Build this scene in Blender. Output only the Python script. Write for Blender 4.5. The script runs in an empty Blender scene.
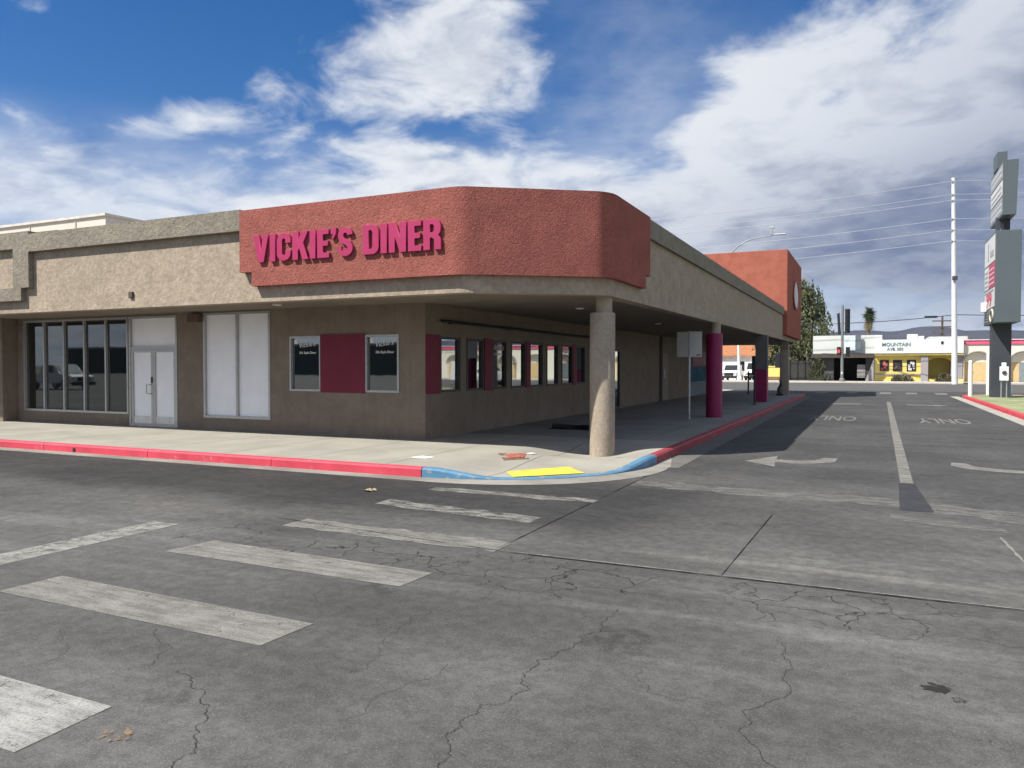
import bpy, bmesh, math, random
from mathutils import Vector, Matrix
random.seed(7)
S = bpy.context.scene
COL = S.collection
R = math.radians

# ------------------------------------------------------------------ camera, sky, sun, exposure
F, CX, CY, H = 770.0, 512.0, 384.0, 1.75
YAW, PITCH = math.atan(361 / 770), math.atan(18 / 770)
cam = bpy.data.cameras.new('camera'); cam.sensor_width = 36.0; cam.lens = F / 1024 * 36
cam.clip_start = 0.05; cam.clip_end = 30000
co = bpy.data.objects.new('camera', cam); COL.objects.link(co); S.camera = co
co.location = (0, 0, H); co.rotation_euler = (math.pi / 2 - PITCH, 0, YAW)

def ray(u, v):
    a, b = (u - CX) / F, -(v - CY) / F
    cp, sp, cy, sy = math.cos(PITCH), math.sin(PITCH), math.cos(YAW), math.sin(YAW)
    return Vector((-sy * cp + a * cy - b * sy * sp, cy * cp + a * sy + b * cy * sp, -sp + b * cp))
def at_y(u, v, y):
    d = ray(u, v); t = y / d.y
    return Vector((d.x * t, y, H + d.z * t))

SUN_T = Vector((0.55, 0.63, -1.0)).normalized()          # the way the sunlight travels
EL = math.asin(-SUN_T.z); AZ = math.atan2(-SUN_T.x, -SUN_T.y)
sl = bpy.data.lights.new('sun', 'SUN'); sl.energy = 5.0; sl.angle = R(0.53); sl.color = (1.0, 0.95, 0.87)
so = bpy.data.objects.new('sun', sl); COL.objects.link(so); so.rotation_euler = SUN_T.to_track_quat('-Z', 'Y').to_euler()
so.location = (-30, -40, 60)
S.view_settings.view_transform = 'Standard'; S.view_settings.look = 'None'
S.view_settings.exposure = 0.6; S.view_settings.gamma = 1.0
S.view_settings.use_curve_mapping = False

W = bpy.data.worlds.new('World'); S.world = W; W.use_nodes = True
nt = W.node_tree; nt.nodes.clear()
def wn(t, **k):
    n = nt.nodes.new(t)
    for a, b in k.items(): setattr(n, a, b)
    return n
def wl(a, b): nt.links.new(a, b)
def wm(op, a, b=None, c=None, clamp=False):
    n = wn('ShaderNodeMath', operation=op, use_clamp=clamp)
    for i, q in enumerate((a, b, c)):
        if q is None: continue
        if isinstance(q, (int, float)): n.inputs[i].default_value = q
        else: wl(q, n.inputs[i])
    return n.outputs[0]
out = wn('ShaderNodeOutputWorld')
sky = wn('ShaderNodeTexSky', sky_type='NISHITA'); sky.sun_disc = False; sky.sun_elevation = EL; sky.sun_rotation = AZ
sky.air_density = 1.0; sky.dust_density = 0.0; sky.ozone_density = 3.0
hsv = wn('ShaderNodeHueSaturation'); hsv.inputs['Saturation'].default_value = 1.40; hsv.inputs['Value'].default_value = 1.0
tint = wn('ShaderNodeMix', data_type='RGBA', blend_type='MULTIPLY'); tint.inputs[0].default_value = 1.0; tint.inputs[7].default_value = (1.16, 0.93, 1.06, 1)
wl(sky.outputs[0], hsv.inputs['Color']); wl(hsv.outputs[0], tint.inputs[6])
bg1 = wn('ShaderNodeBackground'); bg1.inputs[1].default_value = 0.066
tc = wn('ShaderNodeTexCoord'); sep = wn('ShaderNodeSeparateXYZ'); wl(tc.outputs['Generated'], sep.inputs[0])
X_, Y_, Z_ = sep.outputs
az = wm('MULTIPLY', wm('ARCTAN2', X_, Y_), 180 / math.pi)
el = wm('MULTIPLY', wm('ARCSINE', Z_), 180 / math.pi)
den = wm('ADD', wm('MAXIMUM', Z_, 0.0), 0.22)
cmb = wn('ShaderNodeCombineXYZ'); wl(wm('DIVIDE', X_, den), cmb.inputs[0]); wl(wm('DIVIDE', Y_, den), cmb.inputs[1]); cmb.inputs[2].default_value = 0.37
def cnoise(off, scale, detail, rough=0.55, dist=0.0):
    ad = wn('ShaderNodeVectorMath', operation='ADD'); wl(cmb.outputs[0], ad.inputs[0]); ad.inputs[1].default_value = off
    n = wn('ShaderNodeTexNoise'); wl(ad.outputs[0], n.inputs['Vector'])
    n.inputs['Scale'].default_value = scale; n.inputs['Detail'].default_value = detail
    n.inputs['Roughness'].default_value = rough; n.inputs['Distortion'].default_value = dist
    return n.outputs[0]
# cloud masses: (azimuth, elevation, half width, half height, weight) in degrees of sky
BLOBS = [(-31.5, 21.0, 6.5, 5.0, .62), (-26.5, 23.0, 4.5, 5, .50), (-36.5, 19.2, 3, 2.5, .30), (-52, 15.2, 4.2, 1.6, .50), (-46, 16.6, 3.2, 1.0, .46), (-53, 12.8, 3, 1.4, .34),
         (-42.2, 18.8, 1.8, 1.4, .36), (-38, 13.6, 8, 2.4, .36), (-32.5, 14.2, 4, 2.0, .30), (-47, 10.2, 22, 2.6, .20), (-57, 21.6, 1.8, .6, .36), (-24, 13.5, 6, 4, .34),
         (6, 12, 17, 11, .62), (-6, 18.5, 6, 4.5, .50), (-11, 13.0, 8, 4.5, .42), (-20, 11, 7, 3.5, .30), (8, 19, 8, 9, .45), (8, 9, 12, 6, .40), (-2, 7.5, 15, 3.2, .45),
         (-16.5, 21.0, 6, 6.5, -.45), (-30, 16.6, 8, .9, -.28), (-48, 19.5, 10, 2.0, -.15), (-56, 17.5, 5, 3, -.30), (-53, 22, 9, 6, -.25), (-18, 17.0, 4, 2.5, -.25), (-42, 24, 5, 4, -.20), (1.5, 3.9, 6, 1.5, -.75), (-2.5, 17.6, 1.6, 1.6, -.45), (5, 1.5, 14, 1.0, .20)]
low = wn('ShaderNodeMix', data_type='RGBA')                # the pale blue the air turns to near the horizon
low.inputs[7].default_value = (4.6, 6.3, 8.6, 1); wl(tint.outputs[2], low.inputs[6]); wl(low.outputs[2], bg1.inputs[0])
n1 = cnoise((0, 0, 0), 4.2, 11, 0.58, 0.35)
acc = wm('MULTIPLY', wm('SUBTRACT', n1, 0.5), 2.3)
for a0, e0, ra, re, w in BLOBS:
    dx = wm('DIVIDE', wm('SUBTRACT', az, a0), ra); dy = wm('DIVIDE', wm('SUBTRACT', el, e0), re)
    r2 = wm('ADD', wm('MULTIPLY', dx, dx), wm('MULTIPLY', dy, dy))
    g = wm('POWER', 2.71828, wm('MULTIPLY', r2, -0.9))
    acc = wm('ADD', acc, wm('MULTIPLY', g, w))
def ramp(v, lo, hi, mode='SMOOTHSTEP'):
    # eased 0..1
    n = wn('ShaderNodeMapRange'); n.interpolation_type = mode
    wl(v, n.inputs['Value']); n.inputs['From Min'].default_value = lo; n.inputs['From Max'].default_value = hi
    return n.outputs[0]
def gauss(a0, e0, ra, re):
    dx = wm('DIVIDE', wm('SUBTRACT', az, a0), ra); dy = wm('DIVIDE', wm('SUBTRACT', el, e0), re)
    return wm('POWER', 2.71828, wm('MULTIPLY', wm('ADD', wm('MULTIPLY', dx, dx), wm('MULTIPLY', dy, dy)), -0.9))
veil = wm('MAXIMUM', wm('MULTIPLY', ramp(cnoise((1, 5, 0), 2.4, 7, .6), .25, .7), wm('MULTIPLY', gauss(-16, 18, 7, 8), .42)), wm('MULTIPLY', ramp(cnoise((3, 1, 0), 1.6, 7, .6), .22, .60), wm('MULTIPLY', ramp(el, 17.5, 10.5), .80)))
away = wm('MAXIMUM', ramp(el, 30, 50), wm('MAXIMUM', ramp(az, 25, 60), ramp(az, -75, -110)))     # extra cloud added out of view to whiten the fill light
acc = wm('ADD', acc, wm('MULTIPLY', away, .42))
solid = wm('MULTIPLY', ramp(acc, 0.06, 0.74), 0.97)
wl(ramp(el, 9, 1), low.inputs[0])
alpha = wm('SUBTRACT', 1.0, wm('MULTIPLY', wm('SUBTRACT', 1.0, solid), wm('SUBTRACT', 1.0, veil)))
thick = ramp(acc, 0.45, 1.3)
nl = cnoise((-.05, -.06, .04), 4.2, 8, 0.58, 0.35)
relief = wm('MULTIPLY', wm('SUBTRACT', n1, nl), 2.0)
dark = wm('ADD', wm('MULTIPLY', gauss(4, 7.8, 17, 5.6), 1.0), wm('ADD', wm('MULTIPLY', gauss(11, 13, 9, 9), .38), wm('MULTIPLY', gauss(6, 20, 11, 6), .20)))
bright = wm('ADD', wm('MULTIPLY', gauss(-5, 19, 6, 5), .10), wm('MULTIPLY', gauss(2, 15.5, 5, 2.4), .16))
soft = wm('MULTIPLY', wm('SUBTRACT', cnoise((5, 2, 1), 2.4, 7, .6, .4), .5), 1.1)
base_ = wm('SUBTRACT', wm('ADD', wm('SUBTRACT', wm('MULTIPLY', thick, 0.30), relief), soft), bright, clamp=True)
dk = wm('MINIMUM', dark, 1.0)
shade = wm('ADD', wm('MULTIPLY', base_, wm('SUBTRACT', 1.0, wm('MULTIPLY', dk, .62))), wm('MULTIPLY', dk, .82), clamp=True)
cr = wn('ShaderNodeValToRGB'); wl(shade, cr.inputs[0])
cr.color_ramp.elements[0].position = 0.0; cr.color_ramp.elements[0].color = (.80, .83, .87, 1)
cr.color_ramp.elements[1].position = 1.0; cr.color_ramp.elements[1].color = (.17, .21, .33, 1)
e = cr.color_ramp.elements.new(0.4); e.color = (.58, .62, .70, 1)
bg2 = wn('ShaderNodeBackground'); wl(cr.outputs[0], bg2.inputs[0]); bg2.inputs[1].default_value = 0.70
mx = wn('ShaderNodeMixShader'); wl(alpha, mx.inputs[0]); wl(bg1.outputs[0], mx.inputs[1]); wl(bg2.outputs[0], mx.inputs[2])
wl(mx.outputs[0], out.inputs[0])
W.cycles.sampling_method = 'MANUAL'; W.cycles.sample_map_resolution = 1024

# ------------------------------------------------------------------ material helper
class M:
    """a small node builder round one Principled material"""
    def __init__(s, name, rough=0.8, spec=0.3, metal=0.0):
        s.m = bpy.data.materials.new(name); s.m.use_nodes = True; s.t = s.m.node_tree
        s.b = s.t.nodes['Principled BSDF']; s.b.inputs['Roughness'].default_value = rough
        s.b.inputs['Specular IOR Level'].default_value = spec; s.b.inputs['Metallic'].default_value = metal
        s.o = s.t.nodes['Material Output']
        s.tc = s.t.nodes.new('ShaderNodeTexCoord')
    def n(s, t, **k):
        q = s.t.nodes.new(t)
        for a, b in k.items(): setattr(q, a, b)
        return q
    def l(s, a, b): s.t.links.new(a, b)
    def put(s, sock, v):
        if hasattr(v, 'links') or hasattr(v, 'is_linked'): s.l(v, sock)
        elif isinstance(v, (tuple, list)): sock.default_value = (*v, 1) if len(v) == 3 and sock.type == 'RGBA' else v
        else: sock.default_value = v
    def vec(s, scale=(1, 1, 1), rot=(0, 0, 0), loc=(0, 0, 0)):
        mp = s.n('ShaderNodeMapping'); s.l(s.tc.outputs['Object'], mp.inputs[0])
        mp.inputs['Scale'].default_value = scale; mp.inputs['Rotation'].default_value = rot; mp.inputs['Location'].default_value = loc
        return mp.outputs[0]
    def noise(s, scale, detail=4, rough=0.55, vec=None, dist=0.0):
        q = s.n('ShaderNodeTexNoise'); s.l(vec if vec is not None else s.tc.outputs['Object'], q.inputs['Vector'])
        q.inputs['Scale'].default_value = scale; q.inputs['Detail'].default_value = detail
        q.inputs['Roughness'].default_value = rough; q.inputs['Distortion'].default_value = dist
        return q.outputs[0]
    def math(s, op, a, b=0.0, clamp=False):
        q = s.n('ShaderNodeMath', operation=op, use_clamp=clamp); s.put(q.inputs[0], a); s.put(q.inputs[1], b); return q.outputs[0]
    def map(s, v, lo, hi, a=0.0, b=1.0):
        q = s.n('ShaderNodeMapRange'); q.interpolation_type = 'SMOOTHSTEP'; s.l(v, q.inputs['Value'])
        for i, x in zip(('From Min', 'From Max', 'To Min', 'To Max'), (lo, hi, a, b)): q.inputs[i].default_value = x
        return q.outputs[0]
    def mix(s, f, a, b, mode='MIX'):
        q = s.n('ShaderNodeMix', data_type='RGBA', blend_type=mode)
        s.put(q.inputs[0], f); s.put(q.inputs[6], a); s.put(q.inputs[7], b); return q.outputs[2]
    def color(s, v): s.put(s.b.inputs['Base Color'], v); return s
    def rough(s, v): s.put(s.b.inputs['Roughness'], v); return s
    def bump(s, h, strength=0.5, dist=0.02):
        q = s.n('ShaderNodeBump'); q.inputs['Strength'].default_value = strength; q.inputs['Distance'].default_value = dist
        s.l(h, q.inputs['Height']); s.l(q.outputs[0], s.b.inputs['Normal']); return s
    def alpha(s, v):
        s.put(s.b.inputs['Alpha'], v); return s

def sc(c, k): return tuple(min(1, x * k) for x in c)
def plain(name, c, rough=0.7, spec=0.3, metal=0.0, var=0.12, scale=3.0, bump=0.0, bscale=60, bdist=.004):
    m = M(name, rough, spec, metal)
    f = m.map(m.noise(scale, 6, 0.6), 0.3, 0.7)
    m.color(m.mix(f, sc(c, 1 - var), sc(c, 1 + var)))
    if bump: m.bump(m.noise(bscale, 4), bump, bdist)
    return m.m
def stucco(name, c, k=1.0, bscale=22, bdist=.03, strength=.8, var=.16, streak=.0):
    m = M(name, .95, .12)
    f = m.map(m.noise(bscale * .9, 5, .65), .32, .68)
    col = m.mix(f, sc(c, 1 - var), sc(c, 1 + var))
    pt = m.map(m.noise(2.4, 7, .68, m.vec(loc=(4, 1, 2))), .34, .66)
    col = m.mix(pt, m.mix(1.0, col, (.90, .89, .88), 'MULTIPLY'), m.mix(1.0, col, (1.10, 1.10, 1.09), 'MULTIPLY'))
    g = m.map(m.noise(.55, 5, .6), .3, .7)
    col = m.mix(m.math('MULTIPLY', g, .28), col, sc(c, .70))
    if streak:
        st = m.map(m.noise(2.2, 5, .65, m.vec((3.2, 3.2, .22))), .50, .74)
        col = m.mix(m.math('MULTIPLY', st, streak), col, sc(c, .62))
    m.color(col)
    h = m.math('ADD', m.noise(bscale, 3, .6), m.math('MULTIPLY', m.noise(bscale * 3.3, 3, .6), .45))
    m.bump(h, strength * k, bdist)
    return m.m

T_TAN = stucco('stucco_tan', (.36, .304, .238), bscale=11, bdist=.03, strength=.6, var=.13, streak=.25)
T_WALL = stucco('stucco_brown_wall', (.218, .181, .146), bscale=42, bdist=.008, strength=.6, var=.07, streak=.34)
T_COPE = stucco('stucco_olive_coping', (.245, .222, .182), bscale=14, bdist=.03, strength=.8, var=.18, streak=.3)
T_RED = stucco('stucco_red_band', (.335, .116, .096), bscale=30, bdist=.028, strength=1.0, var=.20, streak=.12)
T_REDSM = stucco('stucco_orange_block', (.34, .115, .082), bscale=55, bdist=.008, strength=.4, var=.05, streak=.1)
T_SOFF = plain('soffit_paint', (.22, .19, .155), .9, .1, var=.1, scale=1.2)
T_COLM = stucco('column_tan', (.33, .28, .225), bscale=18, bdist=.02, strength=.6, var=.09)
T_ROOF = plain('roof_gravel', (.28, .26, .23), .95, .1, var=.2, scale=9)
P_MAROON = plain('maroon_paint', (.15, .008, .030), .55, .35, var=.10, scale=2, bump=.15)
P_MAGENTA = plain('magenta_column_paint', (.22, .006, .062), .5, .4, var=.10, scale=3, bump=.2, bscale=30)
P_PINK = plain('pink_letter_face', (.37, .026, .105), .45, .4, var=.05)
ALU = plain('aluminium_frame', (.42, .42, .42), .42, .5, .55, var=.08, scale=8)
DARKALU = plain('dark_frame', (.05, .05, .052), .5, .4, .3, var=.1)
PAPER = plain('papered_glass', (.82, .84, .88), .35, .4, var=.035, scale=1.5)
WHITE = plain('white_paint', (.78, .78, .76), .6, .35, var=.06)
BLACK = plain('black_paint', (.018, .018, .02), .5, .4, var=.2)
GALV = plain('galvanised_steel', (.42, .43, .44), .45, .5, .7, var=.12, scale=12)
POLEW = plain('pale_steel_pole', (.66, .67, .67), .55, .35, .1, var=.06, scale=2)
GREYP = plain('grey_sign_paint', (.082, .102, .115), .5, .4, var=.05, scale=.6)
DKPOLE = plain('slate_pole_paint', (.045, .05, .062), .55, .35, var=.1, scale=.8)
BOARD = plain('sign_board_back', (.60, .60, .58), .6, .3, var=.06)

def glass(name, tint, refl, rough=0.02):
    m = M(name, rough, .5); m.color(tint)
    gl = m.n('ShaderNodeBsdfGlossy'); gl.inputs['Roughness'].default_value = rough; gl.inputs['Color'].default_value = (.86, .92, .92, 1)
    lw = m.n('ShaderNodeFresnel'); lw.inputs['IOR'].default_value = 1.5
    f = m.math('ADD', lw.outputs[0], refl, True)
    q = m.n('ShaderNodeMixShader'); m.l(f, q.inputs[0]); m.l(m.b.outputs[0], q.inputs[1]); m.l(gl.outputs[0], q.inputs[2])
    m.l(q.outputs[0], m.o.inputs[0]); 
    nb = m.n('ShaderNodeBump'); nb.inputs['Strength'].default_value = .05; nb.inputs['Distance'].default_value = .02
    m.l(m.noise(.9, 2), nb.inputs['Height']); m.l(nb.outputs[0], gl.inputs['Normal'])
    return m.m
GL_FRONT = glass('tinted_front_glass', (.008, .010, .011), .02)
GL_DINER = glass('diner_front_glass', (.008, .010, .011), .16)
GL_SIDE = glass('mirrored_side_glass', (.010, .012, .012), .34)
GL_CAR = glass('vehicle_glass', (.01, .012, .014), .03)

# ------------------------------------------------------------------ mesh helpers
def quad(bm, pts): return bm.faces.new([bm.verts.new(p) for p in pts])
def box(bm, x0, x1, y0, y1, z0, z1, bev=0.0):
    v = [bm.verts.new((x, y, z)) for z in (z0, z1) for y in (y0, y1) for x in (x0, x1)]
    fs = [bm.faces.new([v[i] for i in q]) for q in ((0, 2, 3, 1), (4, 5, 7, 6), (0, 1, 5, 4), (2, 6, 7, 3), (0, 4, 6, 2), (1, 3, 7, 5))]
    if bev:
        es = list({e for f in fs for e in f.edges})
        bmesh.ops.bevel(bm, geom=es, offset=bev, segments=2, affect='EDGES', profile=.5)
def tube(bm, pts, r, seg=12, cap=True):
    pts = [Vector(p) for p in pts]; rs = r if isinstance(r, (list, tuple)) else [r] * len(pts)
    rings = []; up = Vector((0, 0, 1)); prev = None
    for i, p in enumerate(pts):
        d = (pts[min(i + 1, len(pts) - 1)] - pts[max(i - 1, 0)]).normalized()
        if prev is None:
            a = d.cross(up) if abs(d.z) < .9 else d.cross(Vector((1, 0, 0)))
        else: a = prev - d * prev.dot(d)
        a.normalize(); prev = a; b = d.cross(a)
        rings.append([bm.verts.new(p + (a * math.cos(2 * math.pi * k / seg) + b * math.sin(2 * math.pi * k / seg)) * rs[i]) for k in range(seg)])
    for A, B in zip(rings, rings[1:]):
        for k in range(seg): bm.faces.new((A[k], A[(k + 1) % seg], B[(k + 1) % seg], B[k]))
    if cap: bm.faces.new(rings[0][::-1]); bm.faces.new(rings[-1])
def lathe(bm, c, prof, seg=32):
    """profile [(r, z)] turned about the vertical through c"""
    rings = [[bm.verts.new((c[0] + r * math.cos(2 * math.pi * k / seg), c[1] + r * math.sin(2 * math.pi * k / seg), z)) for k in range(seg)] for r, z in prof]
    for A, B in zip(rings, rings[1:]):
        for k in range(seg): bm.faces.new((A[k], A[(k + 1) % seg], B[(k + 1) % seg], B[k]))
    bm.faces.new(rings[0][::-1]); bm.faces.new(rings[-1])
def prism(bm, pts, d):
    """polygon (list of 3d points) pushed along vector d"""
    d = Vector(d); a = [bm.verts.new(p) for p in pts]; b = [bm.verts.new(Vector(p) + d) for p in pts]
    bm.faces.new(a[::-1]); bm.faces.new(b)
    n = len(a)
    for i in range(n): bm.faces.new((a[i], a[(i + 1) % n], b[(i + 1) % n], b[i]))
def fillet(P, r, n=10):
    P = [Vector(p) for p in P]; o = [P[0]]
    for i in range(1, len(P) - 1):
        a, b, c = P[i - 1], P[i], P[i + 1]; u = (a - b).normalized(); w = (c - b).normalized()
        ang = u.angle(w); d = r / math.tan(ang / 2); p0, p1 = b + u * d, b + w * d
        ctr = b + (u + w).normalized() * (r / math.sin(ang / 2))
        for k in range(n + 1):
            t = k / n; q = p0.lerp(p1, t); o.append(ctr + (q - ctr).normalized() * r)
    o.append(P[-1]); return o
def offset(P, t):
    o = []
    for i, p in enumerate(P):
        d0 = (p - P[i - 1]).normalized() if i else None
        d1 = (P[i + 1] - p).normalized() if i < len(P) - 1 else None
        d0 = d0 or d1; d1 = d1 or d0
        n = (Vector((-d0.y, d0.x)) + Vector((-d1.y, d1.x))).normalized()
        o.append(p + n * (t / max(.3, n.dot(Vector((-d0.y, d0.x))))))
    return o
def band(bm, P, z0, z1, t):
    """wall-like strip along plan path P, thickness t to the left; z0/z1 numbers or functions of the point"""
    f0 = z0 if callable(z0) else (lambda p: z0); f1 = z1 if callable(z1) else (lambda p: z1)
    Q = offset(P, t)
    V = [[bm.verts.new((p.x, p.y, f0(p))), bm.verts.new((p.x, p.y, f1(p))), bm.verts.new((q.x, q.y, f1(p))), bm.verts.new((q.x, q.y, f0(p)))] for p, q in zip(P, Q)]
    for A, B in zip(V, V[1:]):
        for i in range(4): bm.faces.new((A[i], B[i], B[(i + 1) % 4], A[(i + 1) % 4]))
    bm.faces.new(V[0]); bm.faces.new(V[-1][::-1])

def obj(name, bm, mat, parent=None, smooth=None, world=True, recalc=True):
    """link a bmesh as one mesh object; with world=True its coordinates are world ones and the parent's location is taken off"""
    if recalc: bmesh.ops.recalc_face_normals(bm, faces=bm.faces)
    me = bpy.data.meshes.new(name); bm.to_mesh(me); bm.free()
    return link(name, me, mat, parent, smooth, world)
def wloc(p):
    v = Vector((0, 0, 0))
    while p: v += p.location; p = p.parent
    return v
def link(name, me, mat, parent=None, smooth=None, world=True):
    o = bpy.data.objects.new(name, me); COL.objects.link(o)
    if parent:
        o.parent = parent
        if world: me.transform(Matrix.Translation(-wloc(parent)))
    if mat: me.materials.append(mat)
    if smooth:
        for p in me.polygons: p.use_smooth = True
        me.set_sharp_from_angle(angle=R(smooth))
    return o
def tag(o, label, cat, group=None, kind=None):
    if label: o['label'] = label
    if cat: o['category'] = cat
    if group: o['group'] = group
    if kind: o['kind'] = kind
    return o
def thing(name, loc, label, cat, group=None):
    o = bpy.data.objects.new(name, None); COL.objects.link(o); o.location = loc; o.empty_display_size = .2
    return tag(o, label, cat, group)
def struct(name, bm, mat, smooth=None):
    o = obj(name, bm, mat, None, smooth); o['kind'] = 'structure'; return o
def B(): return bmesh.new()
def bx(name, mat, parent, *a, bev=0.0):
    bm = B(); box(bm, *a, bev); return obj(name, bm, mat, parent)
def copy_tree(o, parent=None):
    c = o.copy(); COL.objects.link(c); c.parent = parent
    for ch in o.children: copy_tree(ch, c)
    return c
def text(name, body, size, mat, parent, mtx, extrude=.002, shear=0.0, align='CENTER', offset_=0.0, sx=1.0):
    cu = bpy.data.curves.new(name, 'FONT'); cu.body = body; cu.size = size; cu.extrude = extrude; cu.shear = shear
    cu.align_x = align; cu.align_y = 'CENTER'; cu.offset = offset_; cu.resolution_u = 3
    t = bpy.data.objects.new(name, cu); COL.objects.link(t)
    dg = bpy.context.evaluated_depsgraph_get(); me = bpy.data.meshes.new_from_object(t.evaluated_get(dg))
    bpy.data.objects.remove(t); bpy.data.curves.remove(cu)
    me.transform(Matrix.Diagonal((sx, 1, 1, 1))); me.transform(mtx)
    me.materials.clear()
    return link(name, me, mat, parent)
def face_front(x, y, z):      # text plane facing -Y
    return Matrix.Translation((x, y, z)) @ Matrix.Rotation(math.pi / 2, 4, 'X')
def face_left(x, y, z):       # facing -X
    return Matrix.Translation((x, y, z)) @ Matrix.Rotation(-math.pi / 2, 4, 'Z') @ Matrix.Rotation(math.pi / 2, 4, 'X')
def face_right(x, y, z):
    return Matrix.Translation((x, y, z)) @ Matrix.Rotation(math.pi / 2, 4, 'Z') @ Matrix.Rotation(math.pi / 2, 4, 'X')

# ------------------------------------------------------------------ ground
def ground_mat():
    m = M('desert_ground', .95, .1)
    m.color(m.mix(m.map(m.noise(.01, 6), .35, .65), (.16, .145, .11), (.10, .105, .075)))
    return m.m
bm = B(); quad(bm, [(-7500, -7500, -.03), (7500, -7500, -.03), (7500, 7500, -.03), (-7500, 7500, -.03)]); struct('ground', bm, ground_mat())

def asphalt_mat():
    m = M('asphalt', .88, .25)
    sx = m.n('ShaderNodeSeparateXYZ'); m.l(m.tc.outputs['Object'], sx.inputs[0]); x, y = sx.outputs[0], sx.outputs[1]
    wob = m.math('MULTIPLY', m.math('SUBTRACT', m.noise(.8, 4), .5), 1.4)
    yw = m.math('ADD', y, wob); xw = m.math('ADD', x, wob)
    big = m.map(m.noise(.32, 6, .6), .33, .67)
    mid = m.map(m.noise(2.6, 7, .65), .3, .7)
    streak = m.map(m.noise(1.1, 6, .62, m.vec((.16, 1.6, 1))), .42, .70)          # wear along the parking aisle
    streak2 = m.map(m.noise(1.3, 6, .62, m.vec((1.7, .12, 1))), .45, .72)         # wear along the driveway
    base = m.mix(big, (.094, .091, .088), (.118, .115, .110))
    base = m.mix(m.math('MULTIPLY', mid, .45), base, (.084, .083, .081))
    drive = m.math('MULTIPLY', m.map(yw, 11.2, 13.0), m.math('MULTIPLY', m.map(xw, -4, -3.2), m.map(xw, 5.2, 6.4, 1, 0)))
    base = m.mix(m.math('MULTIPLY', drive, .75), base, m.mix(mid, (.066, .066, .066), (.080, .079, .078)))
    # dark smooth seal coat beside the shop kerb
    sealm = m.math('MULTIPLY', m.map(yw, 7.0, 8.2), m.math('MULTIPLY', m.map(yw, 10.6, 11.6, 1, 0), m.map(xw, -3.0, -1.2, 1, 0)))
    base = m.mix(m.math('MULTIPLY', sealm, .80), base, m.mix(mid, (.052, .052, .052), (.070, .069, .068)))
    # pale worn concrete apron past the groove
    groove_lo = m.math('MULTIPLY', m.map(y, 6.46, 6.50), m.map(yw, 7.0, 8.9, 1, 0))
    ap = m.math('MULTIPLY', groove_lo, m.map(xw, -2.9, -.6, .25, 1))
    base = m.mix(m.math('MULTIPLY', ap, m.math('ADD', m.math('MULTIPLY', streak, .55), .28)), base, (.205, .198, .182))
    # dusty pale streaks along the aisle in the foreground
    fg = m.map(yw, 2.0, 6.3, .8, .55)
    near = m.map(y, 6.40, 6.46, 1, 0)
    base = m.mix(m.math('MULTIPLY', m.math('MULTIPLY', streak, fg), m.math('MULTIPLY', near, .42)), base, (.185, .180, .170))
    base = m.mix(m.math('MULTIPLY', m.math('MULTIPLY', streak2, drive), .25), base, (.12, .118, .114))
    # exposed aggregate
    sp = m.noise(120, 2, .75); sp2 = m.noise(42, 4, .75); sp3 = m.noise(9, 6, .7)
    base = m.mix(m.map(sp3, .36, .64), m.mix(1.0, base, (.80, .80, .80), 'MULTIPLY'), m.mix(1.0, base, (1.14, 1.14, 1.13), 'MULTIPLY'))
    spn = m.math('MULTIPLY', m.map(sp, .56, .68), m.map(m.noise(1.4, 5, .6), .38, .62, .25, 1))
    base = m.mix(m.math('MULTIPLY', spn, m.map(yw, 3.5, 9, .55, .18)), base, (.30, .29, .275))
    base = m.mix(m.math('MULTIPLY', m.map(sp2, .50, .66), m.map(yw, 4, 12, .42, .25)), base, (.045, .045, .045))
    base = m.mix(m.math('MULTIPLY', m.map(m.noise(75, 2, .7, m.vec(loc=(7, 3, 0))), .55, .65), m.map(yw, 3.5, 9, .42, .12)), base, (.23, .225, .215))
    # crocodile cracking along the groove
    vv = m.n('ShaderNodeTexVoronoi', feature='DISTANCE_TO_EDGE'); vv.inputs['Scale'].default_value = 2.3
    dv = m.n('ShaderNodeVectorMath', operation='ADD'); nz = m.n('ShaderNodeTexNoise'); nz.inputs['Scale'].default_value = 3.0; nz.inputs['Detail'].default_value = 4
    m.l(m.tc.outputs['Object'], nz.inputs['Vector'])
    sb = m.n('ShaderNodeVectorMath', operation='SCALE'); m.l(nz.outputs['Color'], sb.inputs[0]); sb.inputs['Scale'].default_value = .45
    m.l(m.tc.outputs['Object'], dv.inputs[0]); m.l(sb.outputs[0], dv.inputs[1]); m.l(dv.outputs[0], vv.inputs['Vector'])
    croc = m.math('MULTIPLY', m.map(yw, 5.2, 5.6), m.map(y, 6.38, 6.44, 1, 0))
    croc = m.math('MULTIPLY', croc, m.math('MULTIPLY', m.map(xw, -7.4, -6.2), m.map(xw, .2, 1.0, 1, 0)))
    croc = m.math('MULTIPLY', croc, m.map(m.noise(1.1, 3), .40, .56))
    line = m.map(vv.outputs['Distance'], .004, .020, 1, 0)
    crk = m.math('MULTIPLY', line, croc)
    base = m.mix(m.math('MULTIPLY', crk, .85), base, (.020, .020, .020))
    k = m.math('ADD', .78, m.math('MULTIPLY', m.math('SUBTRACT', big, .5), .24))
    k = m.math('MULTIPLY', k, m.math('ADD', 1.0, m.math('MULTIPLY', m.math('SUBTRACT', m.map(m.noise(.9, 6, .65, m.vec((.5, 1.4, 1), loc=(3, 9, 0))), .32, .68), .5), .20)))
    k = m.math('MULTIPLY', k, m.map(m.math('MULTIPLY', sealm, mid), 0, 1, 1.0, .72))
    k = m.math('MULTIPLY', k, m.map(sealm, 0, 1, 1.0, .80))
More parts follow.
